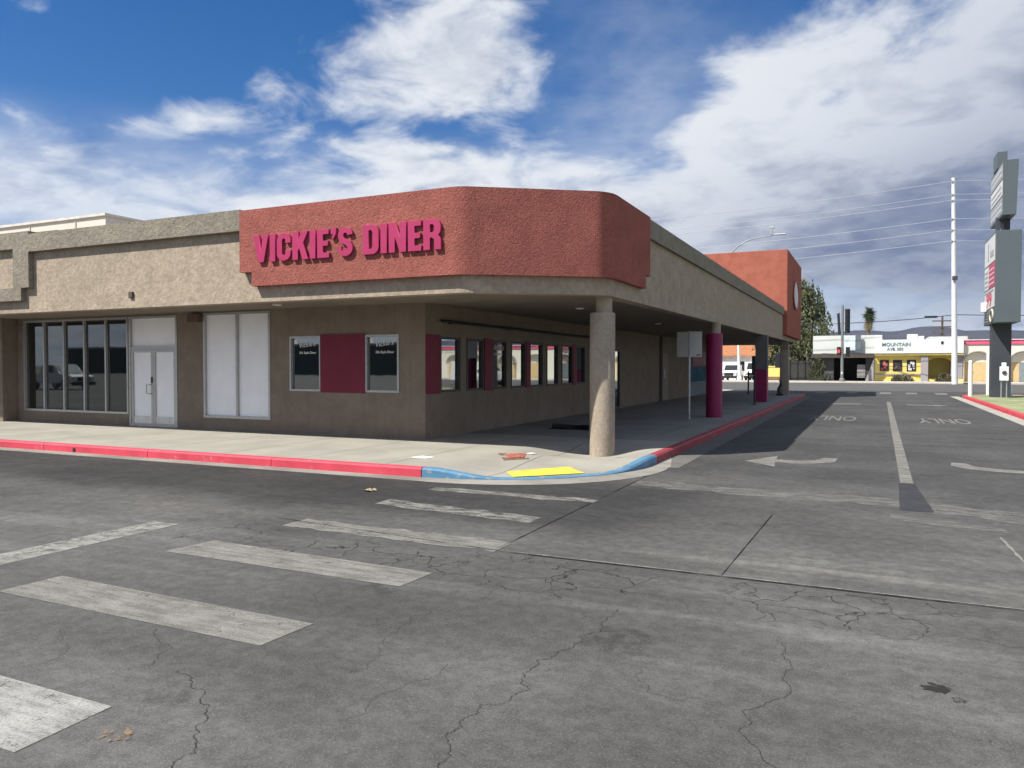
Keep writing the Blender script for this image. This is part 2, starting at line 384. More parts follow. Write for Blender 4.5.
    k = m.math('MULTIPLY', k, m.map(m.math('MULTIPLY', m.math('MULTIPLY', streak, near), m.map(yw, 3.6, 5.0)), .1, .9, 1.0, 1.20))
    k = m.math('MULTIPLY', k, m.map(m.math('MULTIPLY', ap, streak), .05, .8, 1.0, 1.25))
    oil = m.math('MULTIPLY', m.map(m.noise(.75, 3, .5, m.vec((1, 1, 1), loc=(11, 4, 0)), .3), .62, .72), m.map(m.noise(7, 5, .7), .35, .6))
    k = m.math('MULTIPLY', k, m.map(oil, 0, 1, 1.0, .68))
    kc = m.n('ShaderNodeCombineXYZ'); [m.l(k, kc.inputs[i]) for i in range(3)]
    m.color(m.mix(1.0, base, kc.outputs[0], 'MULTIPLY'))
    m.rough(m.map(mid, 0, 1, .80, .94))
    h = m.math('ADD', m.math('MULTIPLY', sp, .5), m.math('ADD', m.math('MULTIPLY', sp2, .5), m.math('MULTIPLY', crk, -2.0)))
    m.bump(h, .55, .006)
    return m.m
ASPH = asphalt_mat()
bm = B(); quad(bm, [(-320, -130, 0), (160, -130, 0), (160, 120, 0), (-320, 120, 0)]); struct('asphalt_lot', bm, ASPH)

def concrete(name, c, jx=3.05, jy=0.0, ox=0.0, var=.12):
    m = M(name, .9, .2)
    sx = m.n('ShaderNodeSeparateXYZ'); m.l(m.tc.outputs['Object'], sx.inputs[0])
    col = m.mix(m.map(m.noise(.8, 7, .62), .3, .7), sc(c, 1 - var), sc(c, 1 + var))
    col = m.mix(m.map(m.noise(4.5, 6, .65), .55, .8, 0, .35), col, sc(c, .72))
    col = m.mix(m.map(m.noise(120, 2, .7), .55, .75, 0, .25), col, sc(c, .6))
    h = m.noise(140, 2)
    for ax, j in ((sx.outputs[0], jx), (sx.outputs[1], jy)):
        if not j: continue
        fr = m.math('ABSOLUTE', m.math('SUBTRACT', m.math('FRACT', m.math('DIVIDE', m.math('ADD', ax, ox + 300 * j), j)), .5))
        ln = m.map(fr, .008 / j, .014 / j, 1, 0)
        col = m.mix(m.math('MULTIPLY', ln, .75), col, sc(c, .25)); h = m.math('SUBTRACT', h, m.math('MULTIPLY', ln, 3))
    m.color(col); m.bump(h, .35, .006); return m.m
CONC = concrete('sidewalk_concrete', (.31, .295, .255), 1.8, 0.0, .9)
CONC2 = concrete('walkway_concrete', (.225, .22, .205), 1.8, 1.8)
GUTTER = concrete('gutter_concrete', (.235, .225, .20), 0, 0, 0, .26)

# sidewalk with the dropped corner
C0 = Vector((-6.3, 13.1)); RO = 2.65
def walk_z(x, y):
    dx, dy = x - C0.x, C0.y - y; z = .15
    if dx > 0 and dy > 0:
        r = math.hypot(dx, dy); a = math.degrees(math.atan2(dx, dy))          # 0 at front kerb, 90 at side kerb
        w = 1.0
        if a < 25: w = a / 25
        if a > 62: w = max(0, (90 - a) / 28)
        w = w * w * (3 - 2 * w); t = min(1, max(0, (r - .4) / 1.9)); t = t * t * (3 - 2 * t)
        z -= .125 * w * t
    q = min(1, max(0, (1.45 - math.hypot(x + 4.85, y - 13.75)) / 1.25)); q = q * q * (3 - 2 * q)      # settled slab at the corner column
    q *= min(1, max(0, (-3.8 - x) / .45))
    return min(z, .15 - .115 * q)
bm = B()
def grid_rect(x0, x1, y0, y1, nx=1, ny=1):
    for i in range(nx):
        for j in range(ny):
            a, b = x0 + (x1 - x0) * i / nx, x0 + (x1 - x0) * (i + 1) / nx; c, d = y0 + (y1 - y0) * j / ny, y0 + (y1 - y0) * (j + 1) / ny
            quad(bm, [(a, c, .15), (b, c, .15), (b, d, .15), (a, d, .15)])
grid_rect(-60, C0.x, C0.y - RO, 14.6, 8, 1)
NA, NR = 30, 10
for i in range(NA):
    for j in range(NR):
        def pp(a, r):
            A = math.pi / 2 * a / NA; rr = RO * r / NR
            x, y = C0.x + rr * math.sin(A), C0.y - rr * math.cos(A); return (x, y, walk_z(x, y))
        if j == 0: 
            bm.faces.new([bm.verts.new(q) for q in (pp(0, 0), pp(i, 1), pp(i + 1, 1))])
        else: quad(bm, [pp(i, j), pp(i, j + 1), pp(i + 1, j + 1), pp(i + 1, j)])
for i in range(20):
    for j in range(20):
        quad(bm, [(x, y, walk_z(x, y)) for x, y in ((C0.x + RO * (i + a) / 20, C0.y + 3.1 * (j + b) / 20) for a, b in ((0, 0), (1, 0), (1, 1), (0, 1)))])
quad(bm, [(-9.2, 14.6, .15), (C0.x, 14.6, .15), (C0.x, 16.2, .15), (-9.2, 16.2, .15)])
bmesh.ops.remove_doubles(bm, verts=bm.verts, dist=.0005)
struct('sidewalk', bm, CONC, 40)
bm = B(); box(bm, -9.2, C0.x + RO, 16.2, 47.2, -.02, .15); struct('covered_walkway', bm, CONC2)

def kerb_mat(name, c, worn):
    m = M(name, .6, .3)
    f = m.map(m.noise(9, 6, .7), worn, worn + .12)
    col = m.mix(m.map(m.noise(1.5, 5), .3, .7), sc(c, .85), sc(c, 1.12))
    col = m.mix(f, col, (.30, .28, .25)); m.color(col); m.bump(m.noise(40, 4), .3, .006); return m.m
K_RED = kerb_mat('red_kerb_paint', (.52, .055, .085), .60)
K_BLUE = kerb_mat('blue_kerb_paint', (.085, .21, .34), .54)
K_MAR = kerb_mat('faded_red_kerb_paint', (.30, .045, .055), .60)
def kerb_run(bm, P, zf, w=.16, gap=.012):
    """kerb of short casts along path P (outer edge), top height zf(p)"""
    Q = offset(P, w)
    for i in range(len(P) - 1):
        p0, p1, q0, q1 = P[i], P[i + 1], Q[i], Q[i + 1]
        for (a, b, c, d) in ((p0, p1, q1, q0),):
            za, zb = zf(a), zf(b); k = min(.025, max(.004, za * .3)); kb = min(.025, max(.004, zb * .3))
            ia, ib = a.lerp(d, .2), b.lerp(c, .2)
            prof = [[(a.x, a.y, -.02), (a.x, a.y, za - k), (ia.x, ia.y, za + .004), (d.x, d.y, za + .004), (d.x, d.y, -.02)],
                    [(b.x, b.y, -.02), (b.x, b.y, zb - kb), (ib.x, ib.y, zb + .004), (c.x, c.y, zb + .004), (c.x, c.y, -.02)]]
            A = [bm.verts.new(q) for q in prof[0]]; Bv = [bm.verts.new(q) for q in prof[1]]
            for s in range(4): bm.faces.new((A[s], A[s + 1], Bv[s + 1], Bv[s]))
            bm.faces.new(A); bm.faces.new(Bv[::-1])
RK = RO + .15
def casts(a, b, step, gap=.014):
    a, b = Vector(a), Vector(b); n = max(1, round((b - a).length / step)); d = (b - a) / n; g = d.normalized() * gap / 2
    return [[a + d * i + g, a + d * (i + 1) - g] for i in range(n)]
bm = B()
for c in casts((-61.3, C0.y - RK), (C0.x - .1, C0.y - RK), 3.05): kerb_run(bm, c, lambda p: .15)
struct('red_kerb', bm, K_RED)
arc = [Vector((C0.x + RK * math.sin(t), C0.y - RK * math.cos(t))) for t in [math.pi / 2 * i / 40 for i in range(41)]]
bm = B(); kerb_run(bm, [Vector((C0.x - .09, C0.y - RK))] + arc + [Vector((C0.x + RK, 13.6))], lambda p: walk_z(*(C0 + (p - C0) * (RO / RK)))); struct('blue_kerb', bm, K_BLUE)
bm = B()
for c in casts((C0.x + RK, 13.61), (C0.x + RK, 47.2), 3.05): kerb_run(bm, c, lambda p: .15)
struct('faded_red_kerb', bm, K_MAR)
# gutter pans
bm = B(); band(bm, [Vector((-60, C0.y - RK - .32)), Vector((C0.x, C0.y - RK - .32))], -.02, .004, .34); struct('gutter', bm, GUTTER)
gi = [C0 + (p - C0) * .99 for p in arc] + [Vector((C0.x + RK - .02, 13.1 + .15 * k)) for k in range(1, 11)]
gw = [.34 + .16 * math.sin(2 * math.pi / 2 * i / 40) for i in range(41)] + [.34 * (1 - k / 10) + .02 for k in range(1, 11)]
gp = [p + ((p - C0).normalized() if i <= 40 else Vector((1, 0))) * (gw[i] + .03) for i, p in enumerate(gi)]
bm = B()
for i in range(len(gi) - 1):
    quad(bm, [(gp[i].x, gp[i].y, .005), (gp[i + 1].x, gp[i + 1].y, .005), (gi[i + 1].x, gi[i + 1].y, .010), (gi[i].x, gi[i].y, .010)])
struct('corner_gutter', bm, GUTTER)
bm = B(); quad(bm, [(C0.x + RK, 13.1, .004), (C0.x + RK + .5, 13.1, .004), (C0.x + RK + .36, 47.2, .004), (C0.x + RK, 47.2, .004)]); struct('side_gutter', bm, concrete('dirty_gutter', (.13, .126, .116), 0, 3.05))

# right-hand island
bm = B(); P = fillet([(4.43, -12), (4.43, 50.6), (30, 50.6)], 2.2, 8)[::-1]
kerb_run(bm, P, lambda p: .15); struct('island_kerb', bm, kerb_mat('island_red_kerb', (.50, .05, .065), .70))
P2 = offset(P, .15)
bm = B(); bm.faces.new([bm.verts.new((p.x, p.y, .145)) for p in P2] + [bm.verts.new((30, -12, .145))])
bmesh.ops.triangulate(bm, faces=bm.faces)
def lawn_mat():
    m = M('lawn', .95, .1)
    c = m.mix(m.map(m.noise(.7, 6), .35, .65), (.20, .24, .12), (.33, .34, .20))
    c = m.mix(m.map(m.noise(30, 4, .7), .5, .75, 0, .5), c, (.12, .16, .06)); m.color(c); m.bump(m.noise(60, 4), .6, .03); return m.m
struct('lawn', bm, lawn_mat())
bm = B(); band(bm, [Vector((4.43, 50.6)), Vector((4.43, -12))][::-1], -.01, .005, .42); struct('island_gutter', bm, concrete('pale_gutter', (.34, .33, .30), 0, 3.05))

# street across the end, its far walk
bm = B(); quad(bm, [(-120, 59.5, .004), (120, 59.5, .004), (120, 86, .004), (-120, 86, .004)])
def street_mat():
    m = M('street_asphalt', .9, .2); m.color(m.mix(m.map(m.noise(.8, 6, .6, m.vec((.1, 1, 1))), .35, .65), (.085, .083, .082), (.115, .112, .108))); return m.m
struct('street', bm, street_mat())
bm = B(); box(bm, -120, 120, 86, 89.9, -.02, .15, .02); struct('far_sidewalk', bm, concrete('far_walk', (.50, .47, .42), 3, 0))
bm = B(); quad(bm, [(-120, 89.9, .04), (120, 89.9, .04), (120, 160, .04), (-120, 160, .04)]); struct('far_lot', bm, plain('far_lot', (.22, .21, .19), .9, .1))
bm = B(); quad(bm, [(-60, 48.2, .01), (-9.3, 48.2, .01), (-9.3, 58.5, .01), (-60, 58.5, .01)]); struct('rear_lot', bm, plain('rear_lot_concrete', (.40, .39, .37), .9, .1))

# ------------------------------------------------------------------ markings
def paint_mat(name, c, cover, scale=7.0, streak=(1, 1, 1), amt=1.0):
    m = M(name, .75, .25)
    n = m.noise(scale, 8, .72, m.vec(streak)); n2 = m.noise(scale * 14, 3, .7)
    s = m.math('ADD', n, m.math('MULTIPLY', m.math('SUBTRACT', n2, .5), .60))
    wear = m.map(m.noise(5, 7, .7, m.vec((.5, 2.4, 1), loc=(2, 7, 0))), .40, .66, 1.0, .58)
    a = m.math('MULTIPLY', m.math('MULTIPLY', m.map(s, cover, cover + .10, amt, 0), wear), m.map(m.noise(110, 3, .75), .42, .66, 1.0, .60))
    m.color(m.mix(m.map(m.noise(3, 5), .3, .7), sc(c, .85), sc(c, 1.1)))
    m.alpha(a); return m.m
PT = paint_mat('worn_white_marking', (.235, .228, .205), .60)
PT2 = paint_mat('very_worn_marking', (.25, .245, .225), .49, 6, (.6, 1.6, 1))
PT0 = paint_mat('fresh_white_marking', (.36, .355, .335), .58, 9)
PTF = paint_mat('faint_marking', (.20, .195, .18), .49, 5, (.6, 2.2, 1), .85)
def flat(name, polys, mat, z=.004, jag=0.0):
    bm = B()
    for P in polys:
        bm.faces.new([bm.verts.new((p[0], p[1], z)) for p in P])
    bmesh.ops.triangulate(bm, faces=bm.faces); return struct(name, bm, mat)
def ragged(x0, x1, y0, y1, sk=0.0, jag=.05, n=14):
    lo = [(x0 + (x1 - x0) * i / n, y0 + sk * i / n + random.uniform(-jag, jag)) for i in range(n + 1)]
    hi = [(x0 + (x1 - x0) * i / n, y1 + sk * i / n + random.uniform(-jag, jag)) for i in range(n, -1, -1)]
    return lo + hi
flat('crosswalk_bar', [[(-6.2, 2.16), (-3.50, 2.16), (-3.52, 2.67), (-6.2, 2.68)]], PT0)
flat('crosswalk_bar', [[(-6.13, 3.68), (-3.45, 3.65), (-3.42, 4.12), (-6.10, 4.18)]], PT)
flat('crosswalk_bar', [[(-6.04, 5.15), (-3.38, 5.11), (-3.35, 5.57), (-5.95, 5.68)]], PT)
flat('crosswalk_bar', [ragged(-5.85, -3.21, 6.55, 6.95, -.08, .05)], paint_mat('chipped_marking', (.225, .22, .20), .555, 5, (.6, 1.4, 1)))
flat('crosswalk_bar', [ragged(-5.72, -3.45, 8.08, 8.42, -.28, .05)], PT2)
flat('crosswalk_bar', [ragged(-5.68, -3.22, 9.28, 9.58, 0, .05)], PT2)
flat('stop_line', [[(-7.35, 3.2), (-6.92, 3.2), (-6.92, 6.1), (-7.30, 6.1)]], paint_mat('chipped_stop_line', (.30, .295, .27), .53, 5))
flat('stop_line', [ragged(-3.2, .32, 10.9, 11.5, -.30, .10, 24), ragged(.66, 2.6, 10.35, 11.05, -.55, .10, 16)], PTF)
flat('stop_line', [ragged(.2, 1.3, 9.75, 10.05, -.35, .05)], PTF)
flat('centre_line', [[(.385, 12.86), (.56, 12.86), (.79, 41.7), (.61, 41.7)]], PT)
flat('patched_asphalt', [[(.31, 10.4), (.68, 10.42), (.58, 12.80), (.36, 12.82)]], paint_mat('blue_grey_patch', (.052, .054, .062), .60, 6, amt=.9), .0055)
AR = [[(-2.12, 14.64), (-1.66, 15.72), (-1.62, 15.12), (-1.30, 15.05), (-.98, 15.22), (-.82, 15.74), (-.58, 15.74), (-.62, 15.10), (-.95, 14.72), (-1.30, 14.60), (-1.60, 14.72), (-1.53, 14.0)]]
flat('turn_arrow', AR, PT)
flat('turn_arrow', [[(1.25, 15.50), (1.30, 15.95), (1.52, 15.92), (1.62, 15.48), (1.95, 15.26), (2.40, 15.18), (2.42, 15.6), (2.95, 14.85), (2.35, 14.2), (2.38, 14.78), (1.85, 14.85), (1.45, 15.08)]], PT)
for cx in (-1.2, 2.05):
    rot = Matrix.Translation((cx, 28.0, .005)) @ Matrix.Rotation(math.pi, 4, 'Z')
    o = text('lane_word', 'ONLY', 1.0, PT2 if cx < 0 else PT, None, rot @ Matrix.Diagonal((.54, 3.3, 1, 1)), .0005, offset_=.012); o['kind'] = 'structure'
flat('far_arrow', [[(-1.78, 38.1), (-.5, 38.5), (-.5, 39.2), (-1.78, 38.9)]], PT); flat('far_arrow', [[(1.40, 38.5), (2.55, 38.4), (2.5, 38.0), (3.05, 38.7), (2.5, 39.5), (2.5, 39.05), (1.40, 39.1)]], PT)
for x0 in (-1.6, .36, 1.85, 3.5, -3.4): flat('crosswalk_bar', [[(x0, 53.6), (x0 + .65, 53.6), (x0 + .75, 56.6), (x0 + .1, 56.6)]], PT)

# cracks: thin dark seams of wandering width
def wander(P, n=4, amp=.16):
    P = [Vector(p) for p in P]
    for _ in range(n):
        o = [P[0]]
        for a, b in zip(P, P[1:]):
            d = b - a; m = (a + b) / 2 + Vector((-d.y, d.x)) * random.uniform(-amp, amp); o += [m, b]
        P = o
    return P
def seam(bm, P, w, z=.0045):
    L, Rr = [], []
    for i, p in enumerate(P):
        d = (P[min(i + 1, len(P) - 1)] - P[max(0, i - 1)]).normalized(); n = Vector((-d.y, d.x)); k = w * random.uniform(.25, 1.1) * (1 if 0 < i < len(P) - 1 else .2)
        L.append(bm.verts.new((*(p + n * k / 2), z))); Rr.append(bm.verts.new((*(p - n * k / 2), z)))
    for i in range(len(P) - 1): bm.faces.new((L[i], L[i + 1], Rr[i + 1], Rr[i]))
bm = B()
for P, w in [([(-1.64, 5.3), (-1.67, 4.99), (-1.72, 4.31), (-1.66, 3.77), (-1.82, 3.49), (-1.75, 3.06), (-1.77, 2.7), (-1.6, 2.2)], .017), ([(-2.35, 3.06), (-2.35, 3.41), (-2.25, 3.9)], .010),
             ([(-.5, 5.1), (-.42, 4.74), (-.38, 4.35), (-.49, 4.14), (-.56, 3.81), (-.44, 3.57), (-.36, 3.2), (-.3, 2.6)], .014), ([(-4.3, 3.6), (-4.11, 3.46), (-3.78, 3.11)], .012),
             ([(-3.6, 3.15), (-3.18, 2.92), (-2.9, 2.66), (-2.72, 2.3)], .018), ([(-2.83, 4.7), (-2.81, 4.07), (-2.72, 3.5)], .010), ([(-.6, 5.75), (-.18, 5.55), (.17, 5.47), (.9, 5.64), (2, 5.6)], .013),
             ([(-7.23, 5.37), (-6.91, 6.38), (-6.76, 8.51), (-6.7, 10)], .02), ([(-9.27, 5.6), (-9.1, 6.56), (-8.7, 9.5)], .018), ([(-3.9, 4.9), (-3.6, 4.4), (-3.9, 3.9)], .009),
             ([(.5, 6.2), (1.0, 5.95), (1.8, 6.0)], .010), ([(-1.2, 4.3), (-1.05, 4.0), (-.8, 4.05)], .008), ([(-5.2, 6.2), (-4.0, 5.95), (-2.4, 6.0), (-.9, 5.75)], .009), ([(-9.0, 6.9), (-6.5, 6.6), (-3.0, 6.1)], .010),
             ([(-12, 8.6), (-9.5, 8.9), (-7.5, 8.6)], .010), ([(-2.2, 6.4), (-2.3, 5.9), (-2.7, 5.5), (-2.65, 5.1)], .011), ([(-3.2, 6.4), (-3.3, 5.9), (-3.1, 5.6)], .01), ([(.5, 4.2), (.8, 3.9), (1.2, 3.95)], .008), ([(-4.9, 3.5), (-4.4, 2.9), (-4.5, 2.75)], .008)]:
    seam(bm, wander(P, 6, .24), w * .31)
struct('pavement_cracks', bm, plain('crack_tar', (.044, .043, .042), .95, .1))
bm = B()
seam(bm, [Vector((-3.24, 12.75 - i * .2)) for i in range(32)], .018); seam(bm, [Vector((-1.13 + i * .005, 6.5 + i * .2)) for i in range(16)], .014)
seam(bm, [Vector((-6.2 + i * .1, 6.86 - i * .0118)) for i in range(32)], .022); seam(bm, [Vector((-3.1 + i * .1, 6.485)) for i in range(130)], .022)
struct('pavement_joints', bm, plain('joint_filler', (.022, .022, .021), .95, .1))
bm = B(); seam(bm, [Vector((-3.1 + i * .12, 6.52)) for i in range(110)], .030, .0055); seam(bm, [Vector((1.19 + i * .005, 9.2 - i * .12)) for i in range(14)], .045, .0055)
struct('joint_lip', bm, plain('worn_concrete_lip', (.19, .185, .165), .9, .2, var=.3, scale=20))
def stain_mat(name, c, th):
    m = M(name, .9, .1); m.color(c); g = m.n('ShaderNodeTexGradient', gradient_type='SPHERICAL')
    m.alpha(m.math('MULTIPLY', m.map(m.noise(14, 7, .7), th, th + .12), .8)); return m.m
def blob(name, c, rx, ry, mat, z=.006):
    flat(name, [[(c[0] + rx * random.uniform(.6, 1.1) * math.cos(t), c[1] + ry * random.uniform(.6, 1.1) * math.sin(t)) for t in [k * math.pi / 9 for k in range(18)]]], mat, z)
blob('rust_stain', (-3.26, 2.47), .13, .07, stain_mat('rust_spill', (.27, .185, .11), .50), .0065)
blob('tar_spot', (.33, 4.72), .09, .07, stain_mat('tar_spot', (.03, .03, .03), .40)); blob('tar_spot', (.42, 4.60), .06, .035, stain_mat('tar_spot_small', (.03, .03, .03), .42))

# ------------------------------------------------------------------ the diner building
WY, SX, RY1 = 14.3, -8.78, 47.2
ZS = 3.10
dn = thing('diner_building', (SX, WY, 0), 'low tan stucco diner with red corner band and covered side walk', 'building')
PATH = fillet([(-60, 12.1), (-6.55, 12.1), (-4.45, 13.62), (-4.45, 52.6)], .55, 8)
zb = lambda p: 3.06 + max(0, p.y - 16) * .004
bm = B(); band(bm, PATH, zb, 4.80, .28); obj('fascia', bm, T_TAN, dn, 30)
# roof, soffit
ip = offset(PATH, .27)
bm = B(); bm.faces.new([bm.verts.new((p.x, p.y, 4.62)) for p in ip] + [bm.verts.new((-60, 52.6, 4.62))]); bmesh.ops.triangulate(bm, faces=bm.faces); obj('roof', bm, T_ROOF, dn)
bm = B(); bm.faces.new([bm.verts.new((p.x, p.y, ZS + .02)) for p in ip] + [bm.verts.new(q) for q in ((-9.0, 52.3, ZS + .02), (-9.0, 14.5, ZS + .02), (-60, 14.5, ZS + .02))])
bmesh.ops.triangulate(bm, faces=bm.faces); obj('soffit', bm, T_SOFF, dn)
bm = B(); box(bm, -60, -4.73, 52.3, 52.58, 3.12, 4.8); obj('rear_fascia', bm, T_TAN, dn)
# coping
bm = B()
band(bm, [Vector((-18.55, 11.97)), Vector((-11.77, 11.97))], 4.52, 4.95, .5)
box(bm, -18.85, -18.552, 11.97, 12.3, 3.66, 5.02); 
box(bm, -60, -18.852, 11.97, 12.3, 4.62, 5.02); box(bm, -19.15, -18.853, 11.972, 12.3, 3.35, 4.618)
box(bm, -60, -19.152, 11.971, 12.3, 3.35, 3.66)
box(bm, -60, -18.0, 12.32, 12.7, 4.8, 5.06)
obj('front_coping', bm, T_COPE, dn)
bm = B(); band(bm, [Vector((-4.36, 15.9)), Vector((-4.36, 43.9))], 4.50, 4.90, .45); obj('side_coping', bm, T_COPE, dn)
# red corner band, lower course stepped in at both ends
RP = fillet([(-11.76, 11.95), (-6.62, 11.95), (-4.33, 13.52), (-4.33, 16.2)], .62, 10)
RP2 = fillet([(-11.44, 11.952), (-6.62, 11.952), (-4.332, 13.52), (-4.332, 15.85)], .62, 10)
RM = [p for p in fillet([(-11.44, 11.95), (-6.62, 11.95), (-4.33, 13.52), (-4.33, 15.85)], .62, 10)]
bm = B(); band(bm, RM, 3.37, 4.92, .5); band(bm, [Vector((-11.76, 11.95)), Vector((-11.44, 11.95))], 3.66, 4.92, .5); band(bm, [Vector((-4.33, 15.85)), Vector((-4.33, 16.2))], 3.66, 4.92, .5)
obj('red_band', bm, T_RED, dn, 30)
# orange-red parapet block at the street end
bm = B(); box(bm, -12.0, -4.22, 44.0, 52.7, 3.42, 8.05, .03); obj('red_block', bm, T_REDSM, dn)
bm = B(); pts = [(-4.217, 48.35 + 1.55 * math.cos(t), 5.9 + .80 * math.sin(t)) for t in [2 * math.pi * k / 40 for k in range(40)]]
prism(bm, pts, (.06, 0, 0)); ov = obj('oval_sign', bm, plain('oval_face', (.62, .60, .57), .5, .4), dn)
bm = B(); tube(bm, [(-4.15, 48.35 + 1.55 * math.cos(t), 5.9 + .80 * math.sin(t)) for t in [2 * math.pi * k / 40 for k in range(41)]], .05, 6, False); obj('oval_rim', bm, plain('oval_rim', (.30, .09, .07), .5, .4), ov)

# walls with openings
def holed(bm, a0, a1, z0, z1, holes, to3, depth=.10):
    xs = sorted({a0, a1, *[h[0] for h in holes], *[h[1] for h in holes]}); zs = sorted({z0, z1, *[h[2] for h in holes], *[h[3] for h in holes]})
    for i in range(len(xs) - 1):
        for j in range(len(zs) - 1):
            cx, cz = (xs[i] + xs[i + 1]) / 2, (zs[j] + zs[j + 1]) / 2
            if any(h[0] < cx < h[1] and h[2] < cz < h[3] for h in holes): continue
            quad(bm, [to3(xs[i], 0, zs[j]), to3(xs[i + 1], 0, zs[j]), to3(xs[i + 1], 0, zs[j + 1]), to3(xs[i], 0, zs[j + 1])])
    for h in holes:
        c = [(h[0], h[2]), (h[1], h[2]), (h[1], h[3]), (h[0], h[3])]
        for k in range(4):
            p, q = c[k], c[(k + 1) % 4]; quad(bm, [to3(p[0], 0, p[1]), to3(q[0], 0, q[1]), to3(q[0], depth, q[1]), to3(p[0], depth, p[1])])
        quad(bm, [to3(c[k][0], depth, c[k][1]) for k in range(4)])
def f3(a, d, z): return (a, WY + d, z)
def s3(a, d, z): return (SX - d, a, z)
BW = (-22.42, -18.04, .46, 3.06); DW = (-18.00, -16.22, .152, 3.06); PW = (-15.30, -13.12, .45, 3.08)
W1, W2 = (-12.52, -11.60, 1.16, 2.45), (-10.35, -9.45, 1.16, 2.45)
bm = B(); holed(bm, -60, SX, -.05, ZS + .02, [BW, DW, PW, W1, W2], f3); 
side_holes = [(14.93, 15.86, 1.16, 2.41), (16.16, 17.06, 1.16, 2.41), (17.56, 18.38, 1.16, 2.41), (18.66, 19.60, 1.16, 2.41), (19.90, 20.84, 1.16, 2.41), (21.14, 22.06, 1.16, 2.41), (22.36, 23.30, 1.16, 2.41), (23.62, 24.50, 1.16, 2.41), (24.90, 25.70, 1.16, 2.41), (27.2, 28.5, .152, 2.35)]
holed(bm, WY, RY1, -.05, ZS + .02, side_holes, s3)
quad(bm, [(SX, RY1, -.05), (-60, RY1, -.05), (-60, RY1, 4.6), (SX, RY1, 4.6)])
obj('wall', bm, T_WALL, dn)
bm = B(); box(bm, -24.3, -22.72, 13.86, WY - .002, .1, ZS + .015, .01); obj('wall_pier', bm, T_WALL, dn)
def frame(bm, h, to3, bars=(), rails=(), w=.05, d0=-.015, d1=.085):
    def bar(a0, a1, z0, z1, e=0):
        P = [to3(a, d, z) for z in (z0, z1) for d in (d0 + e, d1) for a in (a0, a1)]; v = [bm.verts.new(p) for p in P]
        for q in ((0, 2, 3, 1), (4, 5, 7, 6), (0, 1, 5, 4), (2, 6, 7, 3), (0, 4, 6, 2), (1, 3, 7, 5)): bm.faces.new([v[i] for i in q])
    a0, a1, z0, z1 = h; bar(a0, a0 + w, z0, z1); bar(a1 - w, a1, z0, z1); bar(a0 + w, a1 - w, z0, z0 + w, .002); bar(a0 + w, a1 - w, z1 - w, z1, .002)
    for b in bars: bar(b - w / 2, b + w / 2, z0 + w, z1 - w, .002)
    for r in rails: bar(a0 + w, a1 - w, r - w / 2, r + w / 2, .006)
def window(h, to3, gl, fm, bars=(), rails=(), w=.05, pd=.05):
    bm = B(); frame(bm, h, to3, bars, rails, w); f = obj('window', bm, fm, dn)
    ed = [h[0] + w] + [x for b in bars for x in (b - w / 2, b + w / 2)] + [h[1] - w]
    for a, b in zip(ed[::2], ed[1::2]):
        bm = B(); quad(bm, [to3(a - .01, pd, h[2] + w - .01), to3(b + .01, pd, h[2] + w - .01), to3(b + .01, pd, h[3] - w + .01), to3(a - .01, pd, h[3] - w + .01)]); obj('pane', bm, gl, f, recalc=False)
    return f
window(BW, f3, GL_FRONT, ALU, (-21.52, -20.66, -19.80, -18.93), (), .055)
window(PW, f3, PAPER, ALU, (-14.19,), (), .06)
DEC = plain('white_window_lettering', (.75, .75, .73), .6, .3)
for h in (W1, W2):
    f = window(h, f3, GL_DINER, ALU, (), (), .045)
    x0 = h[0] + .47
    text('window_script', "Vickie's", .165, DEC, f, face_front(x0, WY + .045, 2.25) @ Matrix.Rotation(R(6), 4, 'Z'), .001, .35)
    text('window_lettering', '50s Style Diner', .080, DEC, f, face_front(x0 + .02, WY + .045, 2.06), .001, .15, offset_=.001)
    bm = B(); box(bm, h[0] + .10, h[0] + .20, WY + .040, WY + .046, 2.27, 2.36); obj('notice', bm, DEC, f)
bx('maroon_panel', P_MAROON, dn, -11.60, -10.35, WY - .03, WY + .01, 1.14, 2.47)
for i, h in enumerate(side_holes[:9]):
    f = window(h, s3, GL_SIDE if i not in (2, 6) else GL_FRONT, DARKALU, (), (), .05)
    if i in (2, 6):
        text('window_script', "Vickie's", .21, DEC, f, face_right(SX - .045, (h[0] + h[1]) / 2, 2.22), .001, .35)
        text('window_lettering', '50s Style Diner', .085, DEC, f, face_right(SX - .045, (h[0] + h[1]) / 2, 2.06), .001, .15)
for a, b in ((14.32, 14.90), (17.08, 17.54), (19.62, 19.88), (23.32, 23.60)):
    bm = B(); box(bm, SX - .01, SX + .03, a, b, 1.14, 2.44); obj('maroon_panel', bm, P_MAROON, dn)
